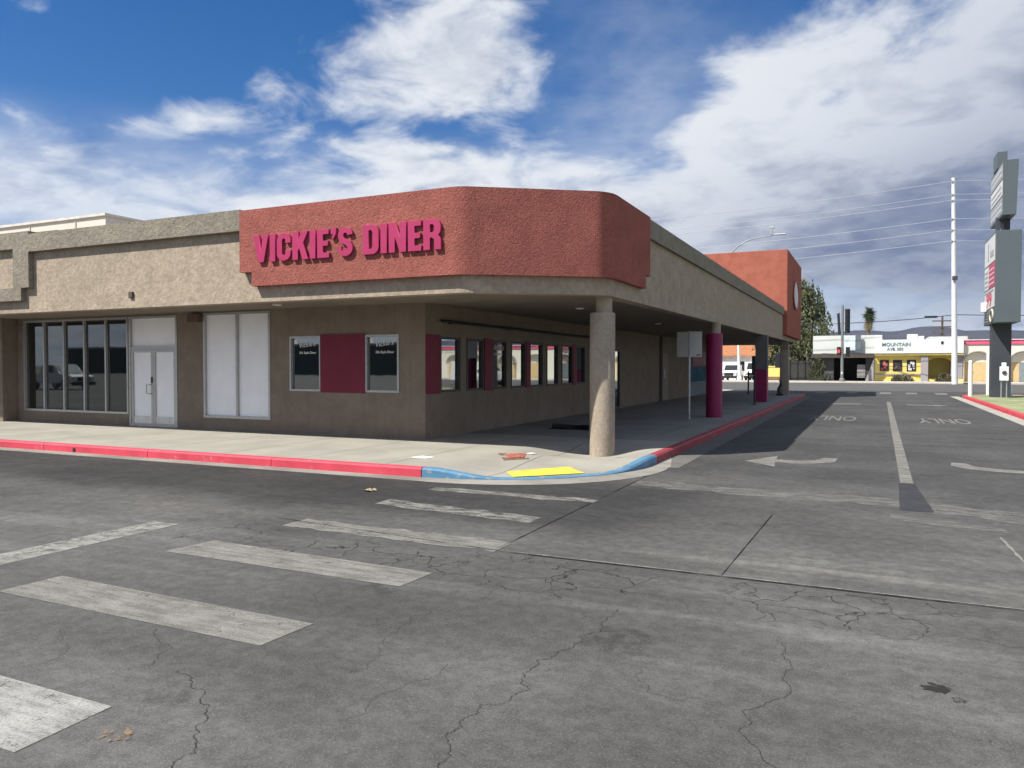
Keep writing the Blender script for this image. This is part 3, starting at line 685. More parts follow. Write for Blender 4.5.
# storefront door
bm = B(); frame(bm, DW, f3, (), (2.22,), .06); fr = obj('door_frame', bm, ALU, dn)
bm = B(); quad(bm, [f3(DW[0] + .05, .05, 2.24), f3(DW[1] - .05, .05, 2.24), f3(DW[1] - .05, .05, 3.01), f3(DW[0] + .05, .05, 3.01)]); obj('transom', bm, PAPER, fr)
mid = (DW[0] + DW[1]) / 2
for a, b in ((DW[0] + .065, mid - .004), (mid + .004, DW[1] - .065)):
    bm = B(); h = (a, b, .165, 2.185); frame(bm, h, f3, (), (), .075, .0, .06)
    d = obj('door', bm, ALU, dn)
    bm = B(); quad(bm, [f3(a + .07, .035, .42), f3(b - .07, .035, .42), f3(b - .07, .035, 2.12), f3(a + .07, .035, 2.12)]); obj('door_glass', bm, PAPER, d)
    bm = B(); box(bm, a + .07, b - .07, WY + .01, WY + .03, .235, .42); obj('kick_plate', bm, plain('brushed_kick', (.55, .56, .57), .35, .5, .5), d)
    if b < mid:
        bm = B(); tube(bm, [(b - .06, WY - .0, 1.02), (b - .06, WY - .06, 1.02), (b - .16, WY - .07, 1.02), (b - .16, WY - .07, 1.26), (b - .06, WY - .06, 1.26), (b - .06, WY, 1.26)], .014, 8); obj('handle', bm, GALV, d)
        bm = B(); box(bm, b - .07, b - .01, WY - .012, WY - .002, 1.30, 1.46); obj('lock_plate', bm, DARKALU, d)
# side door in the dark recess, service door, conduit rail, small fittings
bm = B(); h = side_holes[9]; frame(bm, h, s3, (), (), .05, .0, .08); d = obj('door', bm, DARKALU, dn)
bm = B(); quad(bm, [s3(h[0] + .04, .05, .2), s3(h[1] - .04, .05, .2), s3(h[1] - .04, .05, 2.31), s3(h[0] + .04, .05, 2.31)]); obj('door_glass', bm, GL_SIDE, d, recalc=False)
bx('service_door', plain('service_door_paint', (.22, .185, .15), .7, .3, var=.05), dn, SX - .005, SX + .035, 34.9, 36.0, .16, 2.35, bev=.006)
bx('door_jamb', plain('dark_jamb', (.05, .045, .04), .8, .2), dn, SX - .005, SX + .05, 34.5, 34.88, .15, 3.1)
bx('handle_plate', GALV, dn, SX + .035, SX + .06, 35.2, 35.32, 1.2, 1.6)
bx('mural_panel', plain('blue_mural_paint', (.035, .11, .17), .8, .2, var=.3, scale=1.5), dn, SX + .002, SX + .03, 40.6, 46.4, .9, 1.7)
bx('mural_base', plain('grey_blue_wall_paint', (.20, .235, .25), .8, .2, var=.1, scale=1.5), dn, SX + .002, SX + .03, 40.6, 46.4, .15, .898)
bx('maroon_panel', P_MAROON, dn, SX + .002, SX + .03, 41.5, 45.5, 1.75, 2.6)
bm = B(); tube(bm, [(SX + .07, 14.9, 2.76), (SX + .07, 24.9, 2.72)], .035, 8)
for y in (15.3, 18.4, 21.5, 24.6): box(bm, SX, SX + .07, y, y + .05, 2.70, 2.78)
obj('awning_rail', bm, BLACK, dn)
bm = B(); tube(bm, [(SX + .05, 46.6, .15), (SX + .05, 46.6, 3.1)], .05, 10); obj('downpipe', bm, plain('pale_downpipe', (.5, .5, .48), .5, .4), dn)
bx('vent_cap', plain('brown_vent', (.10, .08, .065), .8, .2), dn, -15.18, -15.06, 12.05, 12.11, 3.28, 3.42, bev=.01)
bx('junction_box', plain('rusty_box', (.12, .085, .065), .8, .2, var=.3, scale=14), dn, -15.72, -15.34, WY - .14, WY + .0, 2.86, 3.06, bev=.01)
for x, y in ((-6.3, 17.2), (-6.3, 24.5), (-6.3, 33), (-12, 13.3)):
    bm = B(); lathe(bm, (x, y), [(.10, ZS + .025), (.10, ZS - .002), (.075, ZS - .006), (.07, ZS + .012)], 20); obj('downlight', bm, plain('downlight_trim', (.8, .79, .75), .4, .5), dn)
# columns
def column(x, y, z0, shaft, kind='round', r=.27):
    bm = B()
    if kind == 'round': lathe(bm, (x, y), [(r, z0 - .05), (r, 2.74), (r - .015, 2.76), (r - .02, 2.762)], 40)
    else: box(bm, x - r, x + r, y - r, y + r, z0 - .05, 2.62, .02)
    c = obj('column', bm, shaft, dn, 40)
    bm = B()
    if kind == 'round': lathe(bm, (x + .03, y), [(r - .085, 2.758), (r - .085, ZS + .018)], 32)
    else: box(bm, x - .19, x + .19, y - .19, y + .19, 2.621, ZS + .018)
    obj('column_neck', bm, T_COLM if kind == 'round' else T_WALL, c, 40)
    return c
column(-4.68, 14.05, walk_z(-4.70, 14.05), T_COLM, 'round', .24); column(-4.50, 24.5, .15, P_MAGENTA, 'round', .25); column(-4.50, 45.6, .15, T_COLM, 'square', .23)
def twotone():
    m = M('two_tone_column_paint', .6, .3); s = m.n('ShaderNodeSeparateXYZ'); m.l(m.tc.outputs['Object'], s.inputs[0])
    return m
bm = B(); box(bm, -4.50 - .25, -4.50 + .25, 35.9 - .25, 35.9 + .25, .1, 1.60, .02); c = obj('column', bm, P_MAGENTA, dn)
bm = B(); box(bm, -4.50 - .249, -4.50 + .249, 35.9 - .249, 35.9 + .249, 1.601, ZS + .018); obj('column_neck', bm, plain('dark_grey_column', (.13, .125, .12), .8, .2), c)
bm = B(); box(bm, -4.98, -4.74, 45.4, 45.8, 1.65, 2.45, .02); obj('meter_box', bm, GALV, dn)
bm = B(); box(bm, -6.05, -5.55, 44.0, 44.3, 1.35, 2.3, .02); box(bm, -5.85, -5.78, 44.12, 44.18, 2.3, ZS + .02); obj('hanging_box', bm, plain('dark_cabinet', (.05, .055, .06), .6, .3), dn)

# ------------------------------------------------------------------ lettering on the red band
def arcp(cx, cy, rx, ry, a0, a1, n=10):
    return [(cx + rx * math.cos(R(a0 + (a1 - a0) * i / n)), cy + ry * math.sin(R(a0 + (a1 - a0) * i / n))) for i in range(n + 1)]
def strokeP(P, w):
    P = [Vector(p) for p in P]; return [tuple(p) for p in offset(P, w / 2)] + [tuple(p) for p in offset(P, -w / 2)][::-1]
t = .19
GLY = {
 'V': (.58, [[(0, 1), (.20, 1), (.29, .30), (.38, 1), (.58, 1), (.40, 0), (.18, 0)]]),
 'I': (.20, [[(0, 0), (.20, 0), (.20, 1), (0, 1)]]),
 'C': (.52, [strokeP([(.52 - .095, .36)] + [(.52 - .095, .30)] + arcp(.26, .26, .165, .165, 0, -180, 10) + arcp(.26, .74, .165, .165, 180, 0, 10) + [(.425, .70), (.425, .64)], t)]),
 'K': (.58, [[(0, 0), (.20, 0), (.20, .32), (.26, .42), (.37, 0), (.59, 0), (.40, .60), (.57, 1), (.35, 1), (.20, .62), (.20, 1), (0, 1)]]),
 'E': (.42, [[(0, 0), (.42, 0), (.42, .17), (.20, .17), (.20, .42), (.38, .42), (.38, .59), (.20, .59), (.20, .83), (.41, .83), (.41, 1), (0, 1)]]),
 "'": (.18, [[(.02, .64), (.10, .66), (.18, .82), (.18, 1.02), (0, 1.02), (0, .82), (.08, .80)]]),
 'S': (.52, [strokeP([(.10, .27)] + arcp(.26, .27, .165, .18, 180, 360, 8) + [(.42, .33), (.36, .44), (.26, .50), (.16, .56), (.10, .67)] + arcp(.26, .74, .165, .17, 180, 0, 8), .175)]),
 'D': (.54, [[(0, 0), (.30, 0)] + arcp(.32, .24, .22, .24, -90, 0, 6) + arcp(.32, .76, .22, .24, 0, 90, 6) + [(.0, 1)], [(.20, .17), (.20, .83), (.28, .83), (.34, .76), (.34, .24), (.28, .17)]]),
 'N': (.56, [[(0, 0), (.19, 0), (.19, .55), (.36, 0), (.56, 0), (.56, 1), (.37, 1), (.37, .47), (.20, 1), (0, 1)]]),
 'R': (.55, [[(0, 0), (.20, 0), (.20, .40), (.27, .40), (.34, .33), (.345, 0), (.55, 0), (.54, .36), (.46, .47), (.53, .58)] + arcp(.32, .77, .22, .23, 0, 90, 6) + [(0, 1)], [(.20, .56), (.20, .84), (.29, .84), (.335, .79), (.335, .61), (.29, .56)]]),
}
def glyph_mesh(ch, sx, sz, depth):
    cu = bpy.data.curves.new('g', 'CURVE'); cu.dimensions = '2D'; cu.fill_mode = 'BOTH'; cu.extrude = depth / 2; cu.bevel_depth = .004
    for P in GLY[ch][1]:
        s = cu.splines.new('POLY'); s.points.add(len(P) - 1); s.use_cyclic_u = True
        for q, p in zip(s.points, P): q.co = (p[0] * sx, p[1] * sz, 0, 1)
    o = bpy.data.objects.new('g', cu); COL.objects.link(o)
    me = bpy.data.meshes.new_from_object(o.evaluated_get(bpy.context.evaluated_depsgraph_get()))
    bpy.data.objects.remove(o); bpy.data.curves.remove(cu); return me
sg = thing('lettered_sign', (-9.2, 11.85, 3.84), "pink raised block letters VICKIE'S DINER on the red band", 'sign')
word = "VICKIE'S DINER"; gap_, space_ = .075, .20
tot = sum(space_ if c == ' ' else GLY[c][0] for c in word) + gap_ * (len(word) - 1)
SXL = 4.36 / tot; xq = -11.33; SZL = .54
for c in word:
    if c == ' ': xq += (space_ + gap_) * SXL; continue
    me = glyph_mesh(c, SXL, SZL, .05); me.transform(face_front(xq, 11.918, 3.83)); me.materials.clear()
    link('letter', me, P_PINK, sg); xq += (GLY[c][0] + gap_) * SXL

# ------------------------------------------------------------------ things round the diner
bm = B()
pr = [(-5.05, 10.98), (-4.20, 11.78), (-4.02, 11.52), (-4.75, 10.56)]
def pad(P, th): 
    for i in range(10):
        for j in range(4):
            def q(u, w):
                a = Vector(P[0]).lerp(Vector(P[1]), u); b = Vector(P[3]).lerp(Vector(P[2]), u); c = a.lerp(b, w); return (c.x, c.y, walk_z(c.x, c.y) + th)
            quad(bm, [q(i / 10, j / 4), q((i + 1) / 10, j / 4), q((i + 1) / 10, (j + 1) / 4), q(i / 10, (j + 1) / 4)])
pad([(-5.36, 11.22), (-4.62, 12.14), (-4.16, 11.62), (-5.02, 10.74)], .010)
r = bmesh.ops.extrude_face_region(bm, geom=list(bm.faces)); bmesh.ops.translate(bm, vec=(0, 0, .004), verts=[v for v in r['geom'] if isinstance(v, bmesh.types.BMVert)])
tag(obj('tactile_pad', bm, plain('yellow_pad', (.58, .51, .075), .75, .2, var=.14, scale=5, bump=.3)), 'yellow painted warning pad on the dropped kerb corner', 'tactile pad')
uc = thing('utility_cover', (-5.55, 12.05, .13), 'rusty square utility cover set in the corner sidewalk', 'utility cover')
def laid(P, th):
    bm = B(); lo = [bm.verts.new((x, y, walk_z(x, y) - .03)) for x, y in P]; hi = [bm.verts.new((x, y, walk_z(x, y) + th)) for x, y in P]; n = len(P)
    bm.faces.new(lo[::-1]); bm.faces.new(hi)
    for i in range(n): bm.faces.new((lo[i], lo[(i + 1) % n], hi[(i + 1) % n], hi[i]))
    return bm
UP = [(-6.20, 12.62), (-5.80, 12.04), (-5.47, 12.36), (-5.70, 13.10)]; uc_ = Vector((-5.79, 12.53))
obj('rim', laid(UP, .006), plain('rusty_iron', (.17, .115, .08), .85, .3, .2, var=.3, scale=10), uc)
obj('lid', laid([tuple(uc_ + (Vector(p) - uc_) * .62) for p in UP], .012), plain('red_oxide', (.33, .11, .08), .85, .2, var=.4, scale=14), uc)
UZ = walk_z(-5.6, 12.6)
bm = B(); prism(bm, [(-7.3, 11.42, .152), (-6.98, 11.40, .152), (-6.92, 11.60, .152), (-7.22, 11.66, .152)], (0, 0, .006)); tag(obj('paper_scrap', bm, WHITE), 'white paper scrap lying on the sidewalk near the red kerb', 'litter')
bm = B(); prism(bm, [(-5.72, 12.80, UZ + .02), (-5.58, 12.78, UZ + .02), (-5.56, 12.90, UZ + .02), (-5.68, 12.95, UZ + .02)], (0, 0, .006)); tag(obj('paper_scrap', bm, WHITE), 'white paper scrap lying on the rusty utility cover', 'litter')
bm = B()
for k in range(5):
    a = k * 1.3; c = Vector((-6.36 + .05 * math.cos(a), 8.88 + .06 * math.sin(a), .012)); quad(bm, [c + Vector((-.05, -.02, 0)), c + Vector((.0, -.03, .015)), c + Vector((.06, .01, .0)), c + Vector((0, .04, .02))])
tag(obj('dry_leaf', bm, plain('dry_leaf', (.30, .25, .17), .9, .1)), 'pale dry leaf scrap lying on dark asphalt', 'leaf')
bm = B(); 
for a in range(2): tube(bm, [(-7.4 + .02 * a, 18.2, .19 + .05 * a), (-6.9, 18.45 + .15 * a, .18), (-6.4, 18.15, .20 + .04 * a), (-6.1, 18.6, .18)], .05, 8)
box(bm, -7.45, -6.3, 18.1, 18.7, .151, .175, .006)
tag(obj('rubber_mat', bm, plain('black_rubber', (.012, .012, .013), .7, .3)), 'black rubber mats left on the shaded walkway', 'mat')
bm = B(); lathe(bm, (0, 0), [(.045, 0), (.045, .05)], 14); bm.transform(Matrix.Translation((-14.6, C0.y - RK + .044, .055)) @ Matrix.Rotation(R(90), 4, 'X'))
tag(obj('drain_outlet', bm, BLACK), 'small black drain hole in the red kerb face', 'drain')
ps = thing('post_sign', (-5.02, 23.3, .15), 'blank grey two-leaf sign board on a thin post under the canopy', 'sign')
bm = B(); tube(bm, [(-5.02, 23.3, .10), (-5.02, 23.3, 2.80)], .035, 10); obj('post', bm, GALV, ps)
for s, n in ((-1, 'sign_panel'), (1, 'sign_panel')):
    bm = B(); prism(bm, [(-5.02 + s * .02, 23.255, 2.02), (-5.02 + s * .385, 23.255 + (.10 if s < 0 else .0), 2.02), (-5.02 + s * .385, 23.255 + (.10 if s < 0 else .0), 2.78), (-5.02 + s * .02, 23.255, 2.78)], (0, -.02, 0)); p = obj(n, bm, BOARD, ps)
bm = B(); box(bm, -4.80, -4.66, 23.245 - .014, 23.245 - .008, 2.065, 2.095); obj('small_print', bm, DKPOLE, ps)
def rack(x, y, label):
    t_ = thing('bike_rail', (x, y, .15), label, 'railing', 'black steel posts under the canopy')
    bm = B(); tube(bm, [(x, y, .12), (x, y, 1.45)], .045, 10); obj('post', bm, BLACK, t_)
    bm = B(); tube(bm, [(x - .1, y, 1.30), (x + .55, y, 1.30)], .035, 8); obj('arm', bm, BLACK, t_)
    bm = B(); lathe(bm, (x, y), [(.10, .151), (.10, .17)], 14); obj('base_plate', bm, BLACK, t_)
rack(-6.45, 45.6, 'black steel post with side arm, between the two magenta columns')
bm = B(); tube(bm, [(-4.42, 33.0, .12), (-4.42, 33.0, 1.52)], .04, 10); lathe(bm, (-4.42, 33.0), [(.09, .151), (.09, .165)], 14); tag(obj('bollard', bm, BLACK), 'thin dark bollard post at the kerb beside the square magenta column', 'bollard', 'black steel posts under the canopy')
bm = B(); tube(bm, [(-4.55, 43.9, .15), (-4.62, 43.9, .5), (-4.50, 43.9, .8), (-4.58, 43.9, 1.0)], [.10, .09, .06, .04], 10); box(bm, -4.75, -4.38, 43.75, 44.05, .151, .26, .02); tag(obj('hose_stand', bm, BLACK), 'black hose stand at the foot of the last tan column', 'hose stand')

# taller store behind
sb = thing('store_building', (-34.3, 26, 0), 'pale flat-roofed store rising behind the tan diner roof', 'building')
bm = B(); box(bm, -90, -34.3, 26, 33, 4.0, 9.15); obj('wall', bm, plain('pale_panel', (.62, .57, .50), .85, .2, var=.04, scale=.4), sb)
PJ = plain('panel_joint', (.42, .39, .35), .85, .2)
for k in range(6): bx('panel_joint', PJ, sb, -34.3 - 3.6 * k - .04 - 2.2, -34.3 - 3.6 * k + .04 - 2.2, 25.97, 26.0, 4.6, 9.05)
bm = B(); box(bm, -90.1, -34.2, 25.9, 33.1, 9.152, 9.27); obj('roof_cap', bm, plain('roof_cap', (.60, .56, .50), .8, .3), sb)

# ------------------------------------------------------------------ pylon sign and island things
py = thing('pylon_sign', (5.95, 46.7, .15), 'tall slate pylon sign with two stacked grey cabinets on the lawn island', 'sign')
bm = B(); box(bm, 5.50, 6.35, 46.2, 47.1, .1, 4.0); obj('pole', bm, DKPOLE, py)
bm = B(); box(bm, 5.62, 5.80, 46.2, 46.5, 8.4, 9.3); box(bm, 5.95, 6.22, 46.2, 47.1, 8.4, 9.3); obj('neck', bm, DKPOLE, py)
bm = B(); box(bm, 5.42, 6.50, 44.6, 48.8, 3.9, 8.42, .02); lc = obj('lower_cabinet', bm, GREYP, py)
bm = B(); prism(bm, [(5.71, 44.8, 9.2), (6.28, 44.8, 9.2), (6.36, 44.8, 11.88), (5.71, 44.8, 11.88)], (0, 4.4, 0)); uc2 = obj('upper_cabinet', bm, GREYP, py)
bm = B(); box(bm, 5.66, 6.10, 46.5, 47.9, 11.881, 12.7); obj('top_box', bm, GREYP, py)
SW = plain('sign_face_white', (.62, .62, .60), .45, .4, var=.05); SR = plain('sign_face_red', (.50, .05, .10), .45, .4, var=.06); SG = plain('sign_face_grey', (.33, .35, .36), .45, .4, var=.06)
def sface(name, y0, y1, z0, z1, m, x=5.417, par=lc): 
    bm = B(); box(bm, x - .012, x, y0, y1, z0, z1); return obj(name, bm, m, par)
sface('sign_face', 44.8, 48.6, 7.0, 8.30, SW); sface('sign_stripe', 46.9, 47.3, 7.2, 8.1, SG, 5.404); sface('sign_stripe', 45.2, 46.4, 7.3, 7.6, SG, 5.404)
sface('sign_face', 47.0, 48.6, 5.75, 6.92, SW); sface('sign_face', 44.8, 46.95, 5.75, 6.92, SR)
for k in range(4): sface('sign_stripe', 47.2, 48.4, 5.9 + .24 * k, 5.98 + .24 * k, SG, 5.404); sface('sign_stripe', 45.0, 46.7, 5.9 + .24 * k, 5.96 + .24 * k, SW, 5.404)
f = sface('sign_face', 44.8, 48.6, 4.72, 5.68, SW)
text('sign_lettering', '99', 1.0, SR, lc, face_left(5.40, 46.7, 5.12), .003, offset_=.03, sx=2.0)
sface('sign_stripe', 45.0, 48.4, 5.52, 5.62, SG, 5.404)
bm = B(); tube(bm, [(5.405, 45.7 + .55 * math.cos(a), 4.3 + .30 * math.sin(a)) for a in [2 * math.pi * k / 24 for k in range(25)]], .05, 6, False); obj('round_emblem', bm, plain('cream_emblem', (.55, .50, .38), .5, .3), lc)
for k in range(4): sface('sign_stripe', 46.9, 48.4, 4.05 + .14 * k, 4.10 + .14 * k, SG, 5.404)
for z0, z1, m in ((11.05, 11.75, SG), (10.2, 10.95, SW), (9.32, 10.1, SG)):
    sface('sign_face', 44.95, 49.05, z0, z1, m, 5.708, uc2)
    for k in range(2): sface('sign_stripe', 45.2, 48.8, z0 + .15 + .28 * k, z0 + .23 + .28 * k, SW if m is SG else SG, 5.694, uc2)
bx('mast_lamp', WHITE, py, 5.15, 5.40, 47.5, 47.8, 4.6, 5.1, bev=.03)
def wpost(x, y, h, label, lean=0):
    bm = B(); tube(bm, [(x, y, .12), (x + lean, y, h - .06), (x + lean, y, h)], [.10, .10, .07], 14); return tag(obj('bollard', bm, WHITE), label, 'bollard', 'white steel posts round the pylon sign')
wpost(4.70, 47.5, 2.05, 'tall white bollard standing alone at the island tip left of the pylon')
wpost(5.76, 49.6, 2.55, 'tall white bollard close against the left side of the slate pylon pole')
wpost(6.66, 48.4, 1.12, 'short white bollard partly hidden behind the white meter box', -.12)
mb = thing('meter_box', (5.93, 45.3, .15), 'white utility meter box on two legs in front of the pylon pole', 'meter box')
bx('cabinet', WHITE, mb, 5.75, 6.12, 45.2, 45.45, 1.02, 1.72, bev=.015); bx('cap', WHITE, mb, 5.83, 6.02, 45.22, 45.42, 1.722, 1.92, bev=.02)
for x in (5.82, 6.05):
    bm = B(); tube(bm, [(x, 45.32, .1), (x, 45.32, 1.02)], .03, 8); obj('leg', bm, GALV, mb)
bm = B(); lathe(bm, (0, 0), [(.10, 0), (.10, .05), (.06, .08)], 16); bm.transform(Matrix.Translation((5.93, 45.2, 1.42)) @ Matrix.Rotation(R(90), 4, 'X')); obj('dial', bm, DKPOLE, mb)

# ------------------------------------------------------------------ across the street
YB = 90.0
YEL = plain('yellow_wall_paint', (.70, .56, .17), .8, .2, var=.06, scale=.5); LGREY = plain('lilac_grey_paint', (.30, .28, .29), .8, .2, var=.06, scale=.6)
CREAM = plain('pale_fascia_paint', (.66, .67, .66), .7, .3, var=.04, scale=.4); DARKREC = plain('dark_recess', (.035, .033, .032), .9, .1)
sh = thing('shop_building', (4, YB, 0), 'yellow shop with white lettered fascia across the street', 'building')
bm = B(); box(bm, .15, 4.45, YB, YB + 10, 0, 2.98); obj('wall', bm, YEL, sh)
bm = B(); box(bm, 7.2, 8.2, YB, YB + 10, 0, 2.98); obj('wall_end', bm, LGREY, sh)
bm = B(); box(bm, .12, 8.25, YB - .55, YB + 10, 3.05, 4.48, .03); obj('fascia', bm, CREAM, sh)
bm = B(); box(bm, .13, 8.24, YB - .5, YB + 9, 2.85, 3.048); obj('fascia_trim', bm, plain('ochre_trim', (.40, .33, .10), .8, .2), sh)
bm = B(); box(bm, 4.452, 5.12, YB - .35, YB + 1, 0, 2.84, .02); obj('pier', bm, LGREY, sh)
bm = B(); box(bm, 5.122, 7.2, YB + 2.2, YB + 2.4, 0, 2.84); obj('entry_wall', bm, YEL, sh)
bm = B(); a = [(6.16 + 1.03 * math.cos(t), YB - .1, 2.0 + .62 * math.sin(t)) for t in [math.pi * k / 16 for k in range(17)]]
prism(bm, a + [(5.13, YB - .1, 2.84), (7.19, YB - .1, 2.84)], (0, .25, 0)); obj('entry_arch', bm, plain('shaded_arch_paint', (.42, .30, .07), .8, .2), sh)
for k, (x0, c) in enumerate(((.65, (.42, .10, .10)), (1.88, (.10, .07, .07)), (3.17, (.5, .5, .52)))):
    bm = B(); box(bm, x0, x0 + .85, YB - .05, YB - .003, 1.22, 2.38); p = obj('poster', bm, BLACK, sh)
    bm = B(); random.seed(30 + k)
    for _ in range(9):
        cx, cz, r_ = x0 + random.uniform(.18, .67), random.uniform(1.42, 2.15), random.uniform(.06, .14); prism(bm, [(cx + r_ * math.cos(t), YB - .056 - .002 * _, cz + 1.2 * r_ * math.sin(t)) for t in [2 * math.pi * q / 9 for q in range(9)]], (0, .0015, 0))
    obj('poster_print', bm, plain('poster_print', c, .6, .3, var=.5, scale=6), p)
bm = B(); box(bm, .16, 4.44, YB - .12, YB - .003, .82, .95); obj('ledge', bm, LGREY, sh)
bm = B(); box(bm, .10, 8.3, YB - .18, YB - .05, .16, .42); obj('plinth', bm, YEL, sh)
bm = B(); prism(bm, [(.13, YB - .03, 0), (.13, YB - .03, 2.7), (-.75, YB - .03, .2), (-.75, YB - .03, 0)], (0, .5, 0)); obj('buttress', bm, LGREY, sh)
TEAL = plain('teal_sign_lettering', (.12, .22, .24), .6, .3)
text('fascia_lettering', 'MOUNTAIN', .50, TEAL, sh, face_front(2.15, YB - .57, 3.98), .02, offset_=.008); text('fascia_lettering', 'AVE. 350', .40, TEAL, sh, face_front(2.05, YB - .57, 3.50), .02, offset_=.008)
bm = B(); prism(bm, [(6.35 + .14 * math.cos(t), YB - .57, 4.1 + .2 * math.sin(t)) for t in (.2, 1.1, 2.3, 3.0, 4.0, 5.2)], (0, .015, 0)); obj('fascia_emblem', bm, DARKREC, sh)
bm = B(); box(bm, 3.3, 4.3, YB + 3, YB + 4.2, 4.48, 5.15, .03); box(bm, 4.35, 4.9, YB + 3, YB + 3.8, 4.48, 4.95, .03); obj('roof_unit', bm, CREAM, sh)
bm = B(); box(bm, 5.4, 9, YB + 4, YB + 9, 4.48, 4.9); obj('roof_parapet', bm, plain('grey_parapet', (.45, .47, .46), .8, .2), sh)

gb = thing('garage_building', (-3, YB + .8, 0), 'white garage building with dark open bay behind the traffic signal', 'building')
y1 = YB + .8
bm = B(); box(bm, -6.0, .85, y1, y1 + 10, 3.1, 5.05); obj('upper_wall', bm, plain('white_block_wall', (.60, .62, .60), .8, .2, var=.05, scale=.4), gb)
PCH = plain('charcoal_pier', (.09, .09, .09), .8, .2)
bx('pier', PCH, gb, -6.0, -3.9, y1, y1 + 4, 0, 3.098); bx('pier', PCH, gb, -.72, .85, y1, y1 + 4, 0, 3.098)
bm = B(); box(bm, -3.898, -.722, y1 + 3.5, y1 + 4, 0, 3.098); obj('bay_back', bm, DARKREC, gb)  # darkness inside the bay is put into this near-black colour
bm = B(); box(bm, -6.1, .2, y1 - .9, y1 - .002, 2.62, 3.05, .02); obj('canopy', bm, plain('dark_brown_canopy', (.08, .07, .06), .8, .2), gb)
bm = B(); box(bm, -1.55, -.75, y1 - .1, y1 - .01, .5, 1.9); obj('bay_panel', bm, plain('grey_bay_panel', (.25, .24, .23), .8, .2), gb)
bm = B(); box(bm, -2.8, -1.75, y1 - .5, y1 - .3, 3.4, 4.75); sp_ = obj('sign_board', bm, plain('pale_turquoise_sign', (.55, .66, .68), .6, .3, var=.3, scale=1.4), gb)
bm = B(); box(bm, -1.745, -1.2, y1 - .5, y1 - .3, 3.2, 5.1); obj('sign_side', bm, plain('slate_sign_side', (.12, .15, .17), .6, .3), gb)

ab = thing('arcade_building', (9.5, YB, 0), 'white arcade building with pink roof band and stucco arches', 'building')
WST = plain('cream_arcade_stucco', (.72, .68, .58), .85, .2, var=.05, scale=.4); PINKB = plain('pink_roof_band', (.62, .10, .20), .7, .3, var=.08); GRYARCH = plain('grey_arch_trim', (.33, .33, .29), .8, .2)
bm = B(); box(bm, 8.3, 70, YB - .12, YB + 8, 3.92, 4.32, .02); obj('roof_band', bm, PINKB, ab)
bm = B(); box(bm, 8.3, 70, YB - .2, YB + 8.1, 4.322, 4.42, .02); obj('roof_tiles', bm, plain('pale_roof_edge', (.68, .55, .52), .8, .2), ab)
bm = B(); y0 = YB
for k in range(14):
    x0 = 8.3 + 3.9 * k; xc = x0 + 1.23
    top = [(x0 + 3.9, 3.918), (x0, 3.918)]
    ar = [(xc + 1.18 * math.cos(t), 2.15 + 1.0 * math.sin(t)) for t in [math.pi - math.pi * q / 14 for q in range(15)]]
    P = [(x0, 0), (x0 + .05, 0)] + ar + [(x0 + 2.41, 0), (x0 + 3.9, 0)] + top
    prism(bm, [(p[0], y0, p[1]) for p in P], (0, .4, 0))
obj('wall', bm, WST, ab)
bm = B()
for k in range(14):
    xc = 8.3 + 3.9 * k + 1.23; tube(bm, [(xc + 1.24 * math.cos(t), y0 - .02, 2.15 + 1.06 * math.sin(t)) for t in [math.pi * q / 14 for q in range(15)]], .11, 6)
obj('arch_trim', bm, GRYARCH, ab)['kind'] = 'stuff'
bm = B(); box(bm, 8.3, 70, y0 + .42, y0 + .6, 0, 2.15); obj('rear_wall', bm, plain('tan_rear_wall', (.56, .42, .22), .8, .2, var=.06), ab)
bm = B(); box(bm, 8.3, 70, y0 + .42, y0 + .6, 2.151, 3.9); obj('arch_infill', bm, WST, ab)
bm = B()
for x in (13.1, 16.4): box(bm, x, x + 1.5, y0 + .36, y0 + .418, .1, 2.1)
obj('door', bm, plain('slate_door', (.20, .23, .25), .7, .3), ab)

ct = thing('cottage', (-14, 97, 0), 'white cottage with orange tiled roof seen through the columns', 'house')
bm = B(); box(bm, -19, -11.5, 97, 103, 0, 3.0); obj('wall', bm, plain('white_cottage', (.74, .72, .68), .85, .2), ct)
bm = B(); prism(bm, [(-19.4, 96.6, 2.9), (-11.1, 96.6, 2.9), (-11.1, 100, 4.5), (-19.4, 100, 4.5)], (0, .02, .16)); prism(bm, [(-19.4, 103.4, 2.9), (-11.1, 103.4, 2.9), (-11.1, 100.02, 4.5), (-19.4, 100.02, 4.5)], (0, -.02, .16)); obj('roof', bm, plain('orange_tile', (.36, .16, .08), .85, .2, var=.2, scale=4), ct)
bm = B(); box(bm, -14.9, -14.2, 96.95, 96.995, .9, 2.3); box(bm, -12.7, -12.3, 96.95, 96.995, .9, 2.2); obj('window', bm, GL_CAR, ct)

